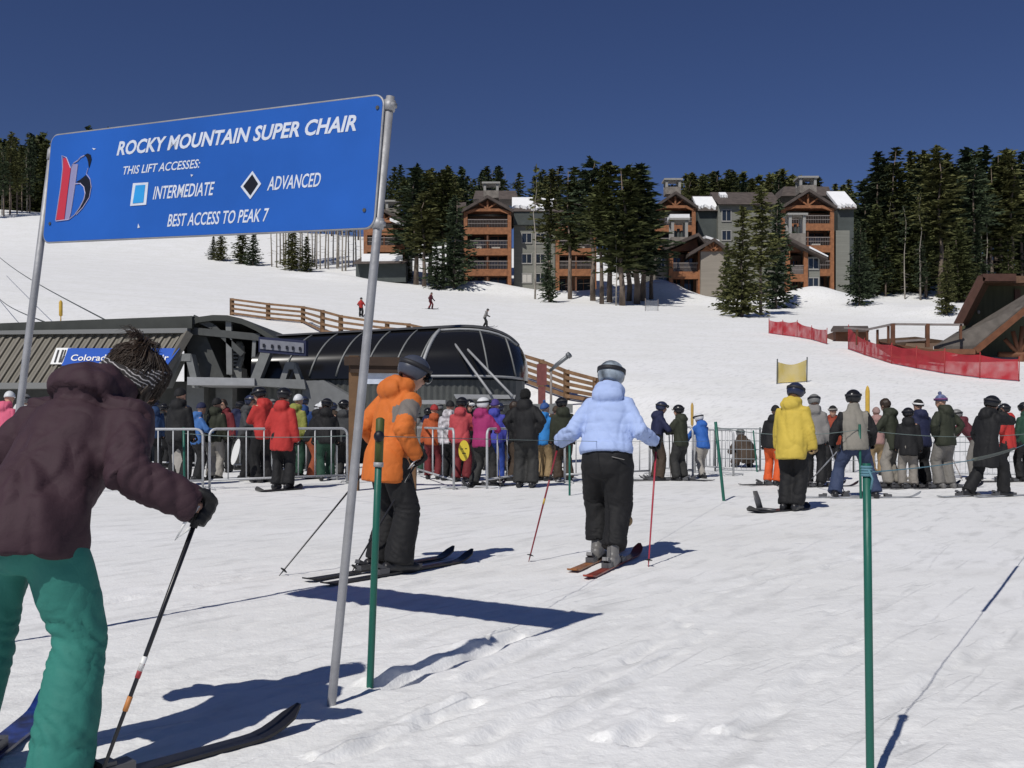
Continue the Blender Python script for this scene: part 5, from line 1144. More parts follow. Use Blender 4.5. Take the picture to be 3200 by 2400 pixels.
def pole(hand, tip, label, m=SKIB, r=.0085, group='ski poles', over=.05, basket=True, strap=False, tape=None):
    h, t = Vector(hand), Vector(tip); ax = (t - h).normalized(); top = h - ax * over; root = empty('ski_pole', t, label, 'ski pole', group)
    q = newmb(root); q.tube([top + ax * .12, h.lerp(t, .5), t - ax * .05, t], [r, r * .92, r * .7, r * .3], 8); part(root, q, 'shaft', m, True)
    q = newmb(root); q.tube([top - ax * .01, top, top + ax * .03, top + ax * .13], [r * 1.4, r * 2.1, r * 1.7, r * 1.6], 10); part(root, q, 'grip', GLOVE, True)
    if basket: q = newmb(root); c = t - ax * .06; q.tube([c - ax * .008, c, c + ax * .004], [r, .032, .030], 12); part(root, q, 'basket', GLOVE, True)
    if strap: q = newmb(root); q.tube([top + ax * .05 + Vector((0, -.02, 0)), top + ax * .10 + Vector((-.03, -.03, -.01)), top + ax * .17 + Vector((-.035, -.03, 0)), top + ax * .13 + Vector((-.005, -.025, 0))], .006, 6); part(root, q, 'wrist_strap', WHT, True)
    if tape: 
        for f, mm in tape: q = newmb(root); c = h.lerp(t, f); q.tube([c - ax * .025, c + ax * .025], r * 1.06, 8); part(root, q, 'sticker', mm, True)
    return root
def skis_for(P, yaw, what, m=SKIB, L=1.62, side='RL', **k):
    for n in side: ski(wpt(P, (P[1]['an' + n].x, P[1]['an' + n].y, 0)), yaw, what, m, L, **k)
def board(center, yaw, label, m, L=1.5, w=.28, bindings=True, pitch=0):
    c = Vector(center); root = empty('snowboard', c, label, 'snowboard', None, -R(yaw)); V = []; Fc = []; n = 30
    for i in range(n + 1):
        t = i / n; y = (t - .5) * L; e = abs(2 * t - 1); ww = w / 2 * (.88 + .12 * e * e)
        if e > .78: ww *= math.sqrt(max(0.0, 1 - ((e - .78) / .222) ** 2))
        z = .020 + max(0, e - .78) ** 2 * 1.6; V += [(-ww, y, z), (ww, y, z), (ww, y, z - .012), (-ww, y, z - .012)]
    for i in range(n):
        for k in range(4): a = i * 4 + k; b = i * 4 + (k + 1) % 4; Fc.append((a, b, b + 4, a + 4))
    Fc += [(3, 2, 1, 0), (n * 4, n * 4 + 1, n * 4 + 2, n * 4 + 3)]; link('deck', mesh_from('deck', V, Fc, m), root)
    if bindings:
        for y in (-.25, .25):
            q = MB(); q.box((-.14, y - .05, .021), (.12, y + .05, .05)); q.add(*loft([((-.12, y, .05), (.03, 0, 0), (0, .055, 0)), ((-.16, y, .16), (.02, 0, 0), (0, .06, 0)), ((-.20, y, .27), (.012, 0, 0), (0, .045, 0))], 12)); q.build('binding', BINDM, root, True)
    return root
# ---------------------------------------------------------------- who is here
col = lambda n, r, g, b, **k: cloth(n, (r, g, b), **k)
RED = col('red_jacket', .42, .034, .030); ORANGE = col('orange_jacket', .58, .15, .028, var=.06); LBLUE = col('light_blue_jacket', .37, .47, .74, var=.04); YELLOW = col('yellow_jacket', .54, .40, .065, var=.06); MAROON = col('maroon_jacket', .043, .0215, .029, var=.08)
TEAL = col('teal_trousers', .032, .185, .150, var=.06); BLUE2 = col('blue_jacket', .03, .12, .42); NAVY = col('navy_jacket', .016, .02, .055); OLIVJ = col('dark_olive_jacket', .028, .032, .020); GREYJ = col('grey_jacket', .21, .20, .19); VEST = col('stone_grey_vest', .22, .205, .175)
MAG = col('magenta_jacket', .30, .025, .12); CORAL = col('coral_jacket', .42, .06, .07); PURPLE = col('violet_blue_jacket', .055, .06, .33); BRIGHTB = col('bright_blue_jacket', .03, .20, .52); TAN = col('tan_trousers', .27, .19, .10); GREYP = col('grey_trousers', .17, .16, .145); JEANS = col('blue_jeans', .035, .05, .10)
DKRED = col('dark_red_trousers', .14, .018, .022); ORP = col('orange_trousers', .62, .10, .025); LIME = col('lime_jacket', .24, .25, .06); GREENP = col('green_trousers', .018, .055, .035); PINK = col('pink_jacket', .62, .12, .20); WHITEJ = col('white_jacket', .60, .60, .58); BROWN = col('brown_jacket', .055, .038, .026); GREYL = col('light_grey_trousers', .33, .31, .28); DKGREY = col('dark_grey_jacket', .05, .052, .055); BLUEP = col('blue_trousers', .02, .05, .25); MAR2 = col('dark_maroon_fleece', .10, .022, .03)
HB = mat('black_helmet', (.012, .012, .014), .25, 0, .1); HN = mat('navy_helmet', (.022, .028, .06), .3, 0, .1); HW = mat('white_hat', (.62, .63, .64), .5, 0, .06, 12); HG = mat('grey_helmet', (.18, .18, .175), .4, 0, .1); HBL = mat('blue_hat', (.03, .08, .25), .7, 0, .1); HSL = mat('slate_helmet', (.055, .062, .085), .35, 0, .12, 20); HPAT = mat('patterned_helmet', (.24, .28, .32), .25, 0, .9, 9); RHAT = col('red_hat', .32, .03, .03)
# ---- three people at the front: skier in maroon
yaw = 17.0; s0 = 1.0
jp = Vector((-1.63, 3.345, 0))
def loc(wp, base, yaw, s): v = Vector(wp) - base; return rotz(v, R(yaw)) / s
hR = loc(W(626, 1588, 3.44), jp, yaw, s0); hL = loc(Vector((-1.84, 3.86, .92)), jp, yaw, s0)
fR = loc(Vector((-1.487, 3.235, .10)), jp, yaw, s0); fL = loc(Vector((-1.92, 3.38, .10)), jp, yaw, s0)
def mar_fold(J, s):
    base = folds(.0075, 5.0, [(J['elR'], .15, (J['haR'] - J['shR']).normalized()), (J['elL'], .12, Vector((0, 1, 0))), (J['shR'], .10, Vector((1, 0, .3)))], .0055, 3, .42); up = J['up']
    def fn(c):
        d = base(c); loc_ = c - J['hip']
        if loc_.z < .36: a = math.atan2(loc_.x, -loc_.y); d += .007 * math.sin(a * 7 + 4 * mnoise.noise(c * 3) + loc_.z * 5) * max(0, min(1, (.40 - loc_.z) * 4))
        z = (c - J['neck']).dot((up((0, 0, 1)) - up((0, 0, 0)))); y = (c - J['neck']).dot(up((0, -1, 0)) - up((0, 0, 0)))
        if abs(z + .115) < .016 and y > .02: d -= .018                                    # seam under the hood
        return d
    return fn
Pm = person('person in maroon jacket, teal ski trousers and striped headband leaning on a ski pole', pos=jp, yaw=yaw, scale=1.0, jac=MAROON, pan=TEAL, head=('none', None), vox=.013, fine=True, lean=40, side=1, shw=.185, hipz=.89, hands={'R': hR, 'L': hL}, hints={'R': (.55, -.6, -.75), 'L': (-.6, -.4, -.5)}, feet={'R': fR, 'L': fL}, bulk=1.10, hem=-.125, flare=1.10, group='skiers at the front', jfold=mar_fold, cuff=-.07, waist=.97, sleeve=1.06, hturn=(34, 66), tb=.97)
root, J, s = Pm
# hair: swept blob plus strands; headband with stripes
M = head_M(J); HM = Matrix.Translation(J['head']) @ M.to_4x4() @ Matrix.Diagonal((.93, .93, .93, 1))
hs = [ellipsoid((0, -.005, .040), .090, .110, .092), ellipsoid((0, .045, .045), .083, .082, .082), ellipsoid((.0, -.035, .115), .052, .055, .040), ellipsoid((.068, .065, -.02), .026, .045, .075), ellipsoid((-.068, .065, -.02), .026, .045, .075), ellipsoid((.058, .095, -.035), .018, .024, .060), ellipsoid((0, -.095, .02), .055, .028, .055), ellipsoid((0, .10, .05), .05, .02, .04)]
rr = random.Random(5)
hm = fuse(hs, .007, 4, 'hair')
crumple(hm, lambda c: .0035 * math.sin(46 * math.atan2(c.x, c.y + .001) + 7 * mnoise.noise(c * 14)) + .004 * mnoise.noise(c * 22))
hv_ = [tuple(v.co) for v in hm.vertices]; hf_ = [tuple(p.vertices) for p in hm.polygons]
def strand(pts, r0):
    V, f = tube(pts, [r0, r0, r0 * .8, r0 * .15], 4, False); k = len(hv_); hv_.extend(tuple(v) for v in V); hf_.extend(tuple(i + k for i in q) for q in f)
for k in range(1100):
    a = rr.uniform(-3.14, 3.14); x, y = math.sin(a), math.cos(a); z0 = rr.uniform(.08, .135); o1 = rr.uniform(1.0, 1.06); j = rr.uniform(-.25, .25); x2, y2 = math.sin(a + j), math.cos(a + j)
    dn = rr.uniform(.06, .11) if y > -.1 else rr.uniform(.02, .05)
    strand([(x * .045, y * .055 - .01, z0 + .012), (x * .086 * o1, y * .108 * o1 + .01, z0 - .025), (x2 * .098 * o1, y2 * .122 * o1 + .008, z0 - .025 - dn * .6), (x2 * .092 * rr.uniform(.9, 1.15), y2 * .120 * rr.uniform(.95, 1.12), z0 - .03 - dn * rr.uniform(.9, 1.4))], rr.uniform(.0012, .0024))
for k in range(150):
    a = rr.uniform(0, 6.28); L = rr.uniform(.03, .075); x, y = math.cos(a), math.sin(a)
    strand([(.01 * x, -.04 + .01 * y, .13), (.03 * x, -.045 + .03 * y, .155 + rr.uniform(0, .02)), ((.03 + L * .6) * x, -.05 + (.03 + L * .6) * y, .165 + rr.uniform(-.02, .02)), ((.03 + L) * x, -.055 + (.03 + L) * y, .135 + rr.uniform(-.02, .03))], rr.uniform(.0012, .0026))
hm = mesh_from('hair', hv_, hf_, HAIRD, True); ho = link('hair', hm, root); ho.matrix_local = HM
bm2 = bpy.data.materials.new('striped_headband'); bm2.use_nodes = True; t_ = bm2.node_tree; b_ = t_.nodes['Principled BSDF']; b_.inputs['Roughness'].default_value = .8
tc = t_.nodes.new('ShaderNodeTexCoord'); wv = t_.nodes.new('ShaderNodeTexWave'); wv.bands_direction = 'Z'; wv.inputs['Scale'].default_value = 21; wv.inputs['Distortion'].default_value = 5; wv.inputs['Detail'].default_value = 2; wv.inputs['Detail Scale'].default_value = 1.6
t_.links.new(tc.outputs['Object'], wv.inputs['Vector']); cr = t_.nodes.new('ShaderNodeValToRGB'); cr.color_ramp.elements[0].position = .70; cr.color_ramp.elements[0].color = (.02, .018, .018, 1); cr.color_ramp.elements[1].position = .90; cr.color_ramp.elements[1].color = (.42, .40, .40, 1)
t_.links.new(wv.outputs[0], cr.inputs[0]); t_.links.new(cr.outputs[0], b_.inputs['Base Color'])
hb = link('headband', cap_mesh('headband', .112, .130, .30, lambda a: -.075 + .03 * math.cos(a), bm2, .012, 40, 6, .01, (0, -.006, .02)), root)
bpy.data.objects.remove(hb)
V = []; Fc = []; nu = 48; rows = 9
for j in range(rows):
    t = j / (rows - 1); z = -.085 + .125 * t
    for i in range(nu):
        a = 2 * math.pi * i / nu; bul = .012 * math.sin(math.pi * t) + .003 * mnoise.noise(Vector((math.sin(a) * 4, math.cos(a) * 4, t * 6)))
        V.append((( .093 + bul) * math.sin(a), (.114 + bul) * math.cos(a) - .004, z + .05 * max(0, math.cos(a)) + .02 * math.cos(a)))
for j in range(rows - 1):
    for i in range(nu): Fc.append((j * nu + i, j * nu + (i + 1) % nu, (j + 1) * nu + (i + 1) % nu, (j + 1) * nu + i))
hb = link('headband', mesh_from('headband', V, Fc, bm2, True), root); hb.matrix_local = HM
sm = hb.modifiers.new('thickness', 'SOLIDIFY'); sm.thickness = .008
zp_ = MB(); cz = J['elR'].lerp(J['hip'], .75) ; zp_.tube([J['up']((.17, -.02, -.05)), J['up']((.18, -.02, -.10))], .006, 6); zp_.build('zip_pull', ALU, root, True)
handR = wpt(Pm, J['haR']); pole(handR, Vector((W(305, 2450, 3.3).x, 3.28, 0)), 'black ski pole with a white wrist strap held by the person in maroon', SKIB, .0088, 'ski poles', .06, True, True, [(.56, WHT), (.70, mat('sticker_orange', (.5, .2, .06), .5)), (.585, CORAL)])
tipL = Vector((-1.2, 4.55, 0)); 
ski(wpt(Pm, (J['anR'].x, J['anR'].y, 0)), 43, 'black ski pointing right from under the teal trousers', SKIB, 1.62, .078, .585, 'skis')
bsk = mat('blue_patterned_ski', (.010, .026, .13), .3, 0, .9, 14)
ski((-1.87, 3.42, 0), -6, 'blue patterned ski at the lower left corner', bsk, 1.62, .105, .55, 'skis')
# ---- skier in orange
po = G(1208, 1788); yo = 54
hR = Vector((.285, .12, .885))
grey_t = mat('grey_shoulder', (.17, .15, .135), .75, 0, .08, 7, .2, 22)
def og(c, J):
    S_, e = J['shR'], J['elR']; ax = (e - S_).normalized(); q = c - S_; t = q.dot(ax) / (e - S_).length; r_ = (q - ax * q.dot(ax)).length
    sd = (c - J['up']((0, 0, .4))).dot((J['up']((1, 0, 0)) - J['up']((0, 0, 0))))
    return r_ < .128 and sd > .115 and .16 + (.25 - sd) * .8 < t < .66
Po = person('person in bright orange jacket with grey sleeve panel, standing on black skis', pos=po, yaw=yo, H=(1788 - 1112) / F * po.y, jac=ORANGE, pan=BLKC, head=('helmet', HSL), vox=.014, fine=True, lean=15, legs=((.13, .02), (.13, .0), .90), hands={'R': hR / 1.0, 'L': (-.34, .16, .95)}, hints={'R': (.3, -.8, .1)}, bulk=1.10, hem=-.20, flare=1.08, shw=.185, hturn=(24, 10), paint=(grey_t, og), group='skiers at the front', boots=BOOTB, goggles='low')
hw = wpt(Po, Po[1]['haR']); pole(hw, G(1098, 1790), 'ski pole with red and white bands in the right hand of the orange jacket', SKIB, .0085, 'ski poles', .08, True, True, [(.3, DKRED), (.22, WHT)])
pole(wpt(Po, Po[1]['haL']), G(872, 1800), 'black ski pole planted far out to the left of the orange jacket', SKIB)
for n, (u, v) in (('R', (1310, 1775)), ('L', (1165, 1800))): ski(wpt(Po, (Po[1]['an' + n].x, Po[1]['an' + n].y, 0)), 37, 'black ski under the orange jacket, one of a parallel pair', SKIB, 1.72, .08, .55)
# ---- skier in light blue
pb_ = G(1895, 1765); yb_ = 14
hR = loc(W(2047, 1395, pb_.y + .12), pb_, yb_, 1.0); hL = loc(W(1752, 1392, pb_.y + .30), pb_, yb_, 1.0)
Pb = person('person in a pale blue puffy hooded jacket and black trousers walking away on red skis', pos=pb_, yaw=yb_, H=(1765 - 1127) / F * pb_.y, jac=LBLUE, pan=BLKC, head=('helmet', HPAT), vox=.014, fine=True, lean=17, feet={'R': (.075, -.12, .10), 'L': (-.10, .16, .13)}, hipz=.89, hands={'R': hR, 'L': hL}, hints={'R': (.6, -.7, -1), 'L': (-.6, -.7, -1)}, bulk=1.15, sleeve=.95, hem=.015, tb=1.22, shw=.14, quilt=.085, flare=.86, group='skiers at the front', boots=BOOTG, cuff=.05, waist=1.02, hturn=(14, 10))
pole(wpt(Pb, Pb[1]['haR']), G(2026, 1772), 'red ski pole in the right hand of the pale blue jacket', mat('red_pole_shaft', (.36, .03, .05), .4), .0085)
pole(wpt(Pb, Pb[1]['haL']), G(1652, 1756), 'red and black ski pole planted to the left of the pale blue jacket', mat('dark_red_shaft', (.20, .02, .03), .4), .0085, tape=[(.5, YEL), (.3, BLKP)])
ski(wpt(Pb, (Pb[1]['anR'].x, Pb[1]['anR'].y, 0)), 22, 'red topped ski under the right boot of the pale blue jacket', SKIR, 1.55, .075, .55); ski(wpt(Pb, (Pb[1]['anL'].x, Pb[1]['anL'].y, 0)), 22, 'orange brown ski under the left boot of the pale blue jacket', mat('orange_ski', (.26, .10, .03), .35, 0, .5, 6), 1.55, .075, .55)
pf = G(1956, 1640); 
q = MB(wpt(Pb, (.165, .06, .36))); q.add(*ellipsoid(q.o, .045, .04, .05)); tag(q.build('tan_pouch', TAN, None, True), 'small tan round pouch hanging by the right knee of the black trousers', 'pouch')
pk = MB(Pb[0].location); o_ = Pb[1]['hip']; pk.bar(o_ * Pb[2] + Vector((.07, -.165, .005)), o_ * Pb[2] + Vector((.17, -.135, -.02)), .006, .006); 
pkm = mesh_from('pocket_zip', [Vector(v) + Pb[0].location for v in pk.V], pk.F, GREYJ); link('pocket_zip', pkm, Pb[0])
# ---- the queue on the left and in the middle
Q = lambda *a, **k: person(*a, **k)
Q('person in pink jacket, blue trousers and white cap at the left edge', 14, 1512, 1222, 20, PINK, BLUEP, ('beanie', HW))
Q('person in white jacket and grey helmet next to the pink jacket', 62, 1500, 1232, 30, WHITEJ, CHAR, ('helmet', HG))
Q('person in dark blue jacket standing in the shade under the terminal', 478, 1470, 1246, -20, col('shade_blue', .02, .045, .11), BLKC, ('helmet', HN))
Q('tall person all in black facing away in the shade left of the blue jacket', 556, 1518, 1212, 10, BLKC, BLKC, ('beanie', BLKC), bulk=1.1)
Q('person in plain blue jacket and dark cap behind the left barrier', 615, 1502, 1258, 60, col('mid_blue_jacket', .05, .14, .36), BLKC, ('beanie', NAVY), R_='front', L_='front')
Q('person in dark olive jacket and pale grey camouflage trousers behind the left barrier', 668, 1500, 1243, 15, OLIVJ, GREYL, ('beanie', BLKC), bulk=1.05, legs='close')
Q('person facing us in dark red jacket behind the olive jacket', 704, 1476, 1246, 190, DKRED, BLKC, ('hair', HAIRD), R_='face')
Q('person in dark grey jacket and dark goggled helmet left of the red jackets', 768, 1500, 1236, 100, DKGREY, BLKC, ('helmet', HN), R_='front')
P8 = Q('person in red jacket with arms folded, black helmet, turned to the left', 822, 1508, 1211, -55, RED, BLKC, ('helmet', HB), R_='cross', L_='cross', bulk=1.06)
P9 = Q('person in long red jacket and big black helmet riding a black snowboard', 880, 1530, 1213, 12, RED, BLKC, ('helmet', HB), hem=-.24, bulk=1.08, L_='low')
board(Vector((P9[0].location.x + .02, P9[0].location.y - .25, land1(0, P9[0].location.y) + .002)), 35, 'black snowboard lying under the barrier at the red jacket', SKIB, 1.0, .28, False)
Q('person in lime jacket and pale beanie behind the long red jacket', 918, 1494, 1232, 30, LIME, GREENP, ('beanie', HW))
Q('person in black jacket, white beanie and rusty orange trousers bending forward', 970, 1496, 1254, 80, BLKC, col('rust_trousers', .28, .07, .03), ('beanie', HW), lean=22, R_='front', L_='front')
Q('person in black jacket and black helmet with green trousers', 1018, 1502, 1246, -15, BLKC, GREENP, ('helmet', HB), legs='step')
Q('person in dark grey jacket and dark helmet just left of the silver post', 1075, 1494, 1250, 10, DKGREY, CHAR, ('helmet', HB))
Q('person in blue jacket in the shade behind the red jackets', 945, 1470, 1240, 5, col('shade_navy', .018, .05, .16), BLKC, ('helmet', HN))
Q('person in pale grey coat half hidden by the orange jacket', 1302, 1478, 1284, 10, GREYJ, GREENP, ('helmet', HG))
Q('person in orange jacket and red hat waiting right of the big orange jacket', 1352, 1498, 1264, 5, col('orange_red_jacket', .38, .08, .025), DKRED, ('beanie', RHAT))
Q('person in white and grey patterned jacket with black hat', 1402, 1502, 1252, 25, mat('patterned_jacket', (.42, .40, .42), .8, 0, .7, 12), BLKC, ('beanie', BLKC))
Q('person in coral jacket with small black helmet', 1440, 1506, 1242, 20, CORAL, DKRED, ('helmet', HB), R_='front')
Q('person in black with white helmet goggles behind the coral jacket', 1462, 1488, 1250, 150, BLKC, BLKC, ('helmet', HB, WHT))
P20 = Q('person in magenta jacket and white helmet striding with dark trousers', 1505, 1522, 1243, 38, MAG, CHAR, ('helmet', HW), legs='step', R_='front', L_='front', bulk=1.05)
Q('person in violet blue jacket and purple hat', 1546, 1504, 1247, 12, PURPLE, BLUEP, ('beanie', col('purple_hat', .07, .05, .2)))
Q('bare-headed person in black jacket left of the big black jacket', 1592, 1502, 1252, 75, BLKC, BROWN, ('hair', HAIRD))
P23 = Q('big person in black jacket with pale collar and tall fuzzy black hat', 1642, 1524, 1212, 14, BLKC, CHAR, ('hair', mat('fuzzy_black_hat', (.008, .008, .008), .95, 0, .4, 40, .6, 80)), bulk=1.18, R_='hip', L_='hip')
link('fur_collar', band_mesh('fur_collar', .10, .10, -.14, -.10, GREYL, .03), P23[0]).matrix_local = Matrix.Translation(P23[1]['head'] * P23[2])
Q('person in bright blue jacket, tan trousers and blue bobble hat', 1698, 1502, 1258, 40, BRIGHTB, TAN, ('pom', HBL), R_='front', L_='front')
Q('person in dark olive jacket with black goggled helmet left of the pale blue jacket', 1762, 1506, 1243, -15, OLIVJ, BROWN, ('helmet', HB, WHT), bulk=1.05)
Q('person in brown jacket and brown cap behind the dark olive jacket', 1730, 1490, 1268, 60, BROWN, CHAR, ('beanie', BROWN))
P27 = Q('person in navy jacket and dark blue helmet just right of the pale blue jacket', 2050, 1502, 1256, 70, NAVY, BROWN, ('helmet', HN), R_='front', L_='front', bulk=1.05)
P28 = Q('person in black jacket with goggles pushed up on a black hood, facing left', 2128, 1502, 1266, -40, OLIVJ, CHAR, ('helmet', HB, WHT), R_='front', L_='front', bulk=1.12)
Q('person in royal blue jacket and white helmet leaning forward at the last barrier', 2198, 1494, 1292, -25, BLUE2, GREYL, ('helmet', HW), lean=16, R_='lean', L_='lean', legs='step')
for i, (u, vf, vt, yw, jc, pc, hd) in enumerate([(505, 1462, 1262, 30, CHAR, BLKC, 'black'), (590, 1458, 1268, -40, DKGREY, BLKC, 'navy'), (738, 1468, 1255, 50, NAVY, CHAR, 'black'), (852, 1466, 1248, -20, CHAR, BLKC, 'grey'), (905, 1462, 1262, 15, DKRED, BLKC, 'black'), (990, 1464, 1262, 40, NAVY, BLKC, 'white'), (1046, 1466, 1258, -30, BROWN, CHAR, 'navy'), (1330, 1470, 1275, 20, NAVY, BLKC, 'black'), (1376, 1468, 1262, -25, CHAR, BLKC, 'grey'), (1425, 1466, 1262, 35, GREENP, CHAR, 'black'), (1480, 1466, 1264, -10, BLKC, BLKC, 'grey'), (1528, 1470, 1262, 30, BROWN, CHAR, 'black'), (1570, 1472, 1260, -35, DKGREY, BROWN, 'navy'), (1668, 1468, 1266, 10, NAVY, CHAR, 'grey'), (1612, 1470, 1262, 60, OLIVJ, BLKC, 'black')]):
    hm_ = {'black': HB, 'navy': HN, 'grey': HG, 'white': HW}[hd]; jn = jc.name.replace('_', ' ').replace(' fabric', '').replace('trousers', 'clothes'); nb = ('near the left barrier', 'among the red jackets', 'beside the silver post', 'right of the orange jacket', 'behind the coral jacket', 'beside the fuzzy hat')[0 if u < 700 else 1 if u < 960 else 2 if u < 1100 else 3 if u < 1440 else 4 if u < 1560 else 5]
    Q('person in ' + jn + ' and ' + hd + ' helmet deep in the queue ' + nb, u, vf, vt, yw, jc, pc, ('helmet', hm_), vox=.03)
for P, w_ in ((P20, 'magenta jacket'), (P23, 'big black jacket'), (P27, 'navy jacket')):
    for n in 'RL': h_ = wpt(P, P[1]['ha' + n]); pole(h_, Vector((h_.x + rng.uniform(-.12, .12), h_.y + rng.uniform(-.1, .2), 0)), 'dark ski pole held by the ' + w_, RAILM, .010)
# yellow disc held low by the magenta jacket
yd = W(1450, 1408, 18.2); q = MB(yd); q.prism([yd + Vector((.10 * math.cos(t), 0, .19 * math.sin(t))) for t in np.linspace(0, 6.28, 25)[:-1]], (0, .02, 0)); q.m = 1
for a, b, w_, h_ in ((-.035, .03, .035, .014), (.035, .035, .035, .014), (0, -.05, .07, .014)): q.box(yd + Vector((a - w_ / 2, -.004, b - h_ / 2)), yd + Vector((a + w_ / 2, -.001, b + h_ / 2)))
tag(q.build('yellow_paddle', [mat('disc_yellow', (.60, .46, .04), .5), BLKP]), 'yellow oval disc with dark marks hanging beside the magenta jacket', 'disc')
wbp = W(736, 1412, 19.2); q = MB(wbp); q.prism([wbp + Vector((.065 * math.cos(t) + .06 * math.sin(t), 0, .25 * math.sin(t))) for t in np.linspace(0, 6.28, 21)[:-1]], (0, .02, 0)); tag(q.build('white_snowboard', WHT), 'white snowboard held upright behind the left barrier', 'snowboard')
wbp = W(560, 1425, 18.8); q = MB(wbp); q.prism([wbp + Vector((.14 * math.cos(t), 0, .38 * math.sin(t))) for t in np.linspace(0, 6.28, 21)[:-1]], (0, .02, 0)); tag(q.build('pale_snowboard', GREYL), 'pale grey snowboard standing on end beside the tall person in black', 'snowboard')
# ---- group on the right
Ps = person('person in dark brown clothes sitting low on the snow by the net fence', pos=G(2335, 1462), yaw=-10, scale=.95, jac=BROWN, pan=BROWN, head=('helmet', HG), lean=38, hipz=.30, feet={'R': (.22, .30, .10), 'L': (-.22, .30, .10)}, R_='front', L_='front', bulk=1.25, group='people on the right of the plaza')
GRP = dict(group='people on the right of the plaza')
P31 = Q('person in black jacket and orange trousers partly behind the yellow jacket', 2412, 1516, 1266, 40, BLKC, ORP, ('beanie', BLKC), **GRP); skis_for(P31, 70, 'dark ski under the orange trousers', SKIB, 1.4)
P32 = Q('person in bright yellow hooded jacket and navy helmet, one boot on a snowboard', 2472, 1596, 1197, 38, YELLOW, BLKC, ('helmet', HN), hem=-.22, vox=.018, L_='down', legs='close', flare=.95, gloves=TAN, bulk=1.10, **GRP)
board(Vector((P32[0].location.x - .18, P32[0].location.y - .06, land1(0, P32[0].location.y) + .003)), 55, 'dark snowboard under the boots of the yellow jacket', SKIB, 1.15, .27)
P33 = Q('person in grey jacket and grey helmet behind the yellow jacket', 2545, 1522, 1233, 25, GREYJ, BLKC, ('helmet', HG), **GRP); skis_for(P33, 70, 'dark ski under the grey jacket', SKIB, 1.5)
Q('person facing us in rust red jacket and black beanie with grey band', 2602, 1502, 1268, 195, col('rust_red_jacket', .27, .05, .025), BLKC, ('beanie', BLKC, GREYL), R_='front', **GRP)
P35 = Q('person in stone grey vest over black sleeves and jeans, legs wide apart on skis', 2672, 1556, 1219, 10, VEST, JEANS, ('helmet', HB), legs='wide', vox=.018, R_='low', L_='low', bulk=1.10, hem=-.10, hood=False,
        paint=(BLKC, lambda c, J: (max(abs(c.x) - .19, 0) > .0 and c.z > J['hip'].z - .2) or min((c - (J['elR'])).length, (c - J['elL']).length) < .13), **GRP)
for n, yy in (('R', 85), ('L', 262)): ski(wpt(P35, (P35[1]['an' + n].x, P35[1]['an' + n].y, 0)), yy, 'grey ski under the wide stance of the grey vest', SKIW, 1.5, .08, .5)
pole(wpt(P33, P33[1]['haR']), G(2640, 1545), 'pale ski pole slanting down beside the grey vest', SKIW, .012); pole(W(2622, 1405, 15.8), G(2520, 1515), 'white ski pole lying across toward the yellow jacket', SKIW, .012, over=.02)
Q('small person in pinkish coat far behind the grey vest', 2742, 1486, 1272, 0, col('dusty_pink_coat', .34, .20, .18), TAN, ('beanie', col('dusty_pink_hat', .30, .2, .18)), **GRP)
P37 = Q('person in dark jacket with bare dark hair, looking to the left', 2792, 1522, 1243, -45, OLIVJ, col('beige_grey_trousers', .25, .23, .20), ('hair', HAIRD), R_='front', L_='front', bulk=1.08, hem=-.2, **GRP)
P38 = Q('person in black jacket and beige grey trousers between bare-headed man and navy jacket', 2838, 1526, 1275, 15, BLKC, col('beige_grey_trousers2', .22, .20, .175), ('helmet', HB), hem=-.2, **GRP)
P39 = Q('person in navy jacket and black hat with a white stripe', 2880, 1520, 1248, -8, NAVY, BLKC, ('beanie', BLKC, WHT), R_='front', bulk=1.06, **GRP)
P40 = Q('person in dark olive jacket, grey trousers and blue and purple hat', 2955, 1526, 1233, -20, OLIVJ, GREYP, ('pom', mat('blue_purple_hat', (.10, .12, .22), .8, 0, .7, 14), col('purple_band', .16, .06, .16)), R_='hip', L_='hip', bulk=1.12, vox=.02, boots=BOOTG, **GRP)
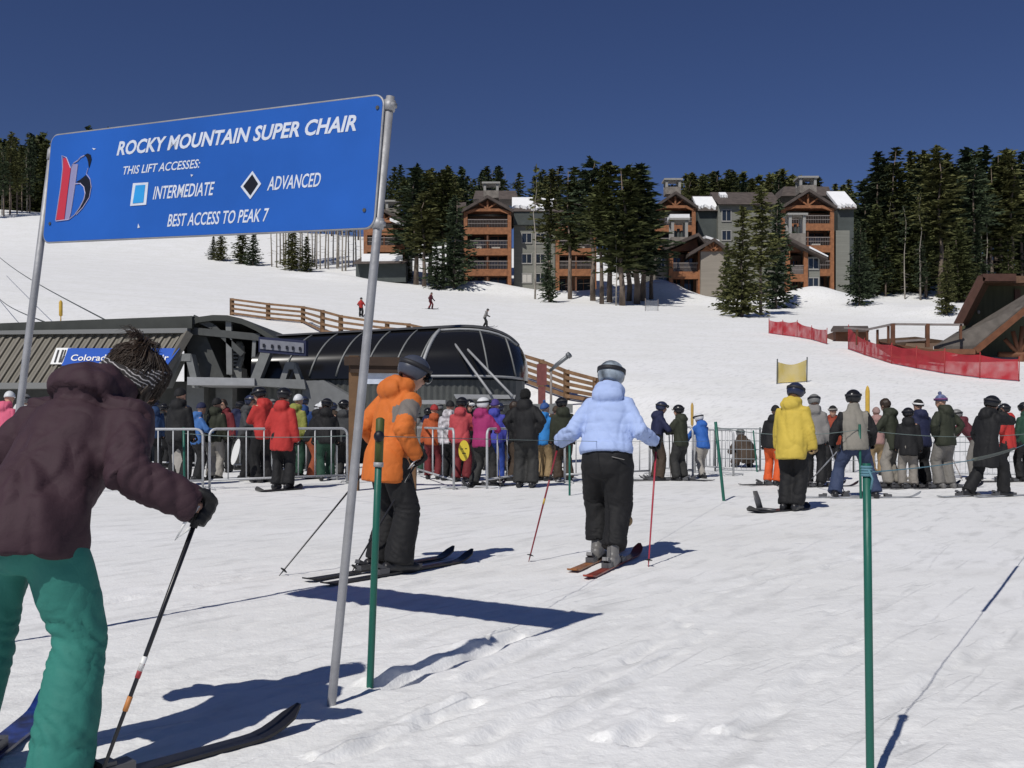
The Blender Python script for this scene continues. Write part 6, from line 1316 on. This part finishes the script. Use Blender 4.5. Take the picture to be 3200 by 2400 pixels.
P41 = Q('person in dark maroon fleece bent forward over ski poles', 3052, 1500, 1280, -55, MAR2, GREYP, ('helmet', HG), lean=40, R_='lean', L_='lean', **GRP)
pole(wpt(P41, P41[1]['haL']), G(3008, 1502), 'grey ski pole propping up the maroon fleece', RAILM, .012)
P42 = Q('person in long black coat and goggled helmet, striding right, hand to the face', 3082, 1552, 1238, 72, BLKC, BLKC, ('helmet', HB, WHT), legs='stride', R_='face', L_='low', hem=-.36, bulk=1.08, vox=.02, **GRP)
skis_for(P42, 66, 'pale ski under the striding black coat', SKIW, 1.4)
P43 = Q('person in red jacket and dark helmet facing left at the right edge', 3148, 1506, 1262, -60, RED, BLKC, ('helmet', HB), R_='front', L_='front', bulk=1.1, hem=-.18, **GRP); skis_for(P43, 80, 'dark ski under the red jacket at the right edge', SKIB, 1.4)
Q('person in green jacket cut by the right edge', 3206, 1505, 1258, -20, GREENP, BLKC, ('helmet', HB), **GRP)
for P, y_ in ((P37, 60), (P38, 60), (P39, 70), (P40, 68), (P20, 50), (P28, -70), (P27, 75)): skis_for(P, y_, 'dark ski among the boots of the waiting skiers', SKIB, 1.4)
# ---- three riders up on the slope
G2 = dict(group='riders on the slope', vox=.035)
a = Q('skier in red jacket and black trousers gliding down the slope beside the silver post', 1128, 990, 930, 160, RED, BLKC, ('helmet', HB), legs='ski', R_='poles', L_='poles', **G2); skis_for(a, 160, 'ski of the red skier on the slope', SKIB, 1.6, bind=False)
b = Q('snowboarder in dark red clothes riding across the slope', 1345, 966, 914, 120, MAR2, DKRED, ('beanie', BLKC), legs='wide', lean=12, R_='out', L_='out', **G2)
board(Vector(b[0].location) + Vector((0, -.05, .02)), 100, 'snowboard under the rider in dark red', SKIB, 1.6, .28, False)
c = Q('skier in grey jacket leaning into a turn on the slope above the glass terminal', 1515, 1022, 965, 100, GREYJ, BLKC, ('helmet', HB), legs='step', lean=22, R_='poles', L_='poles', **G2); skis_for(c, 105, 'ski of the grey jacketed skier on the slope', SKIB, 1.6, bind=False)
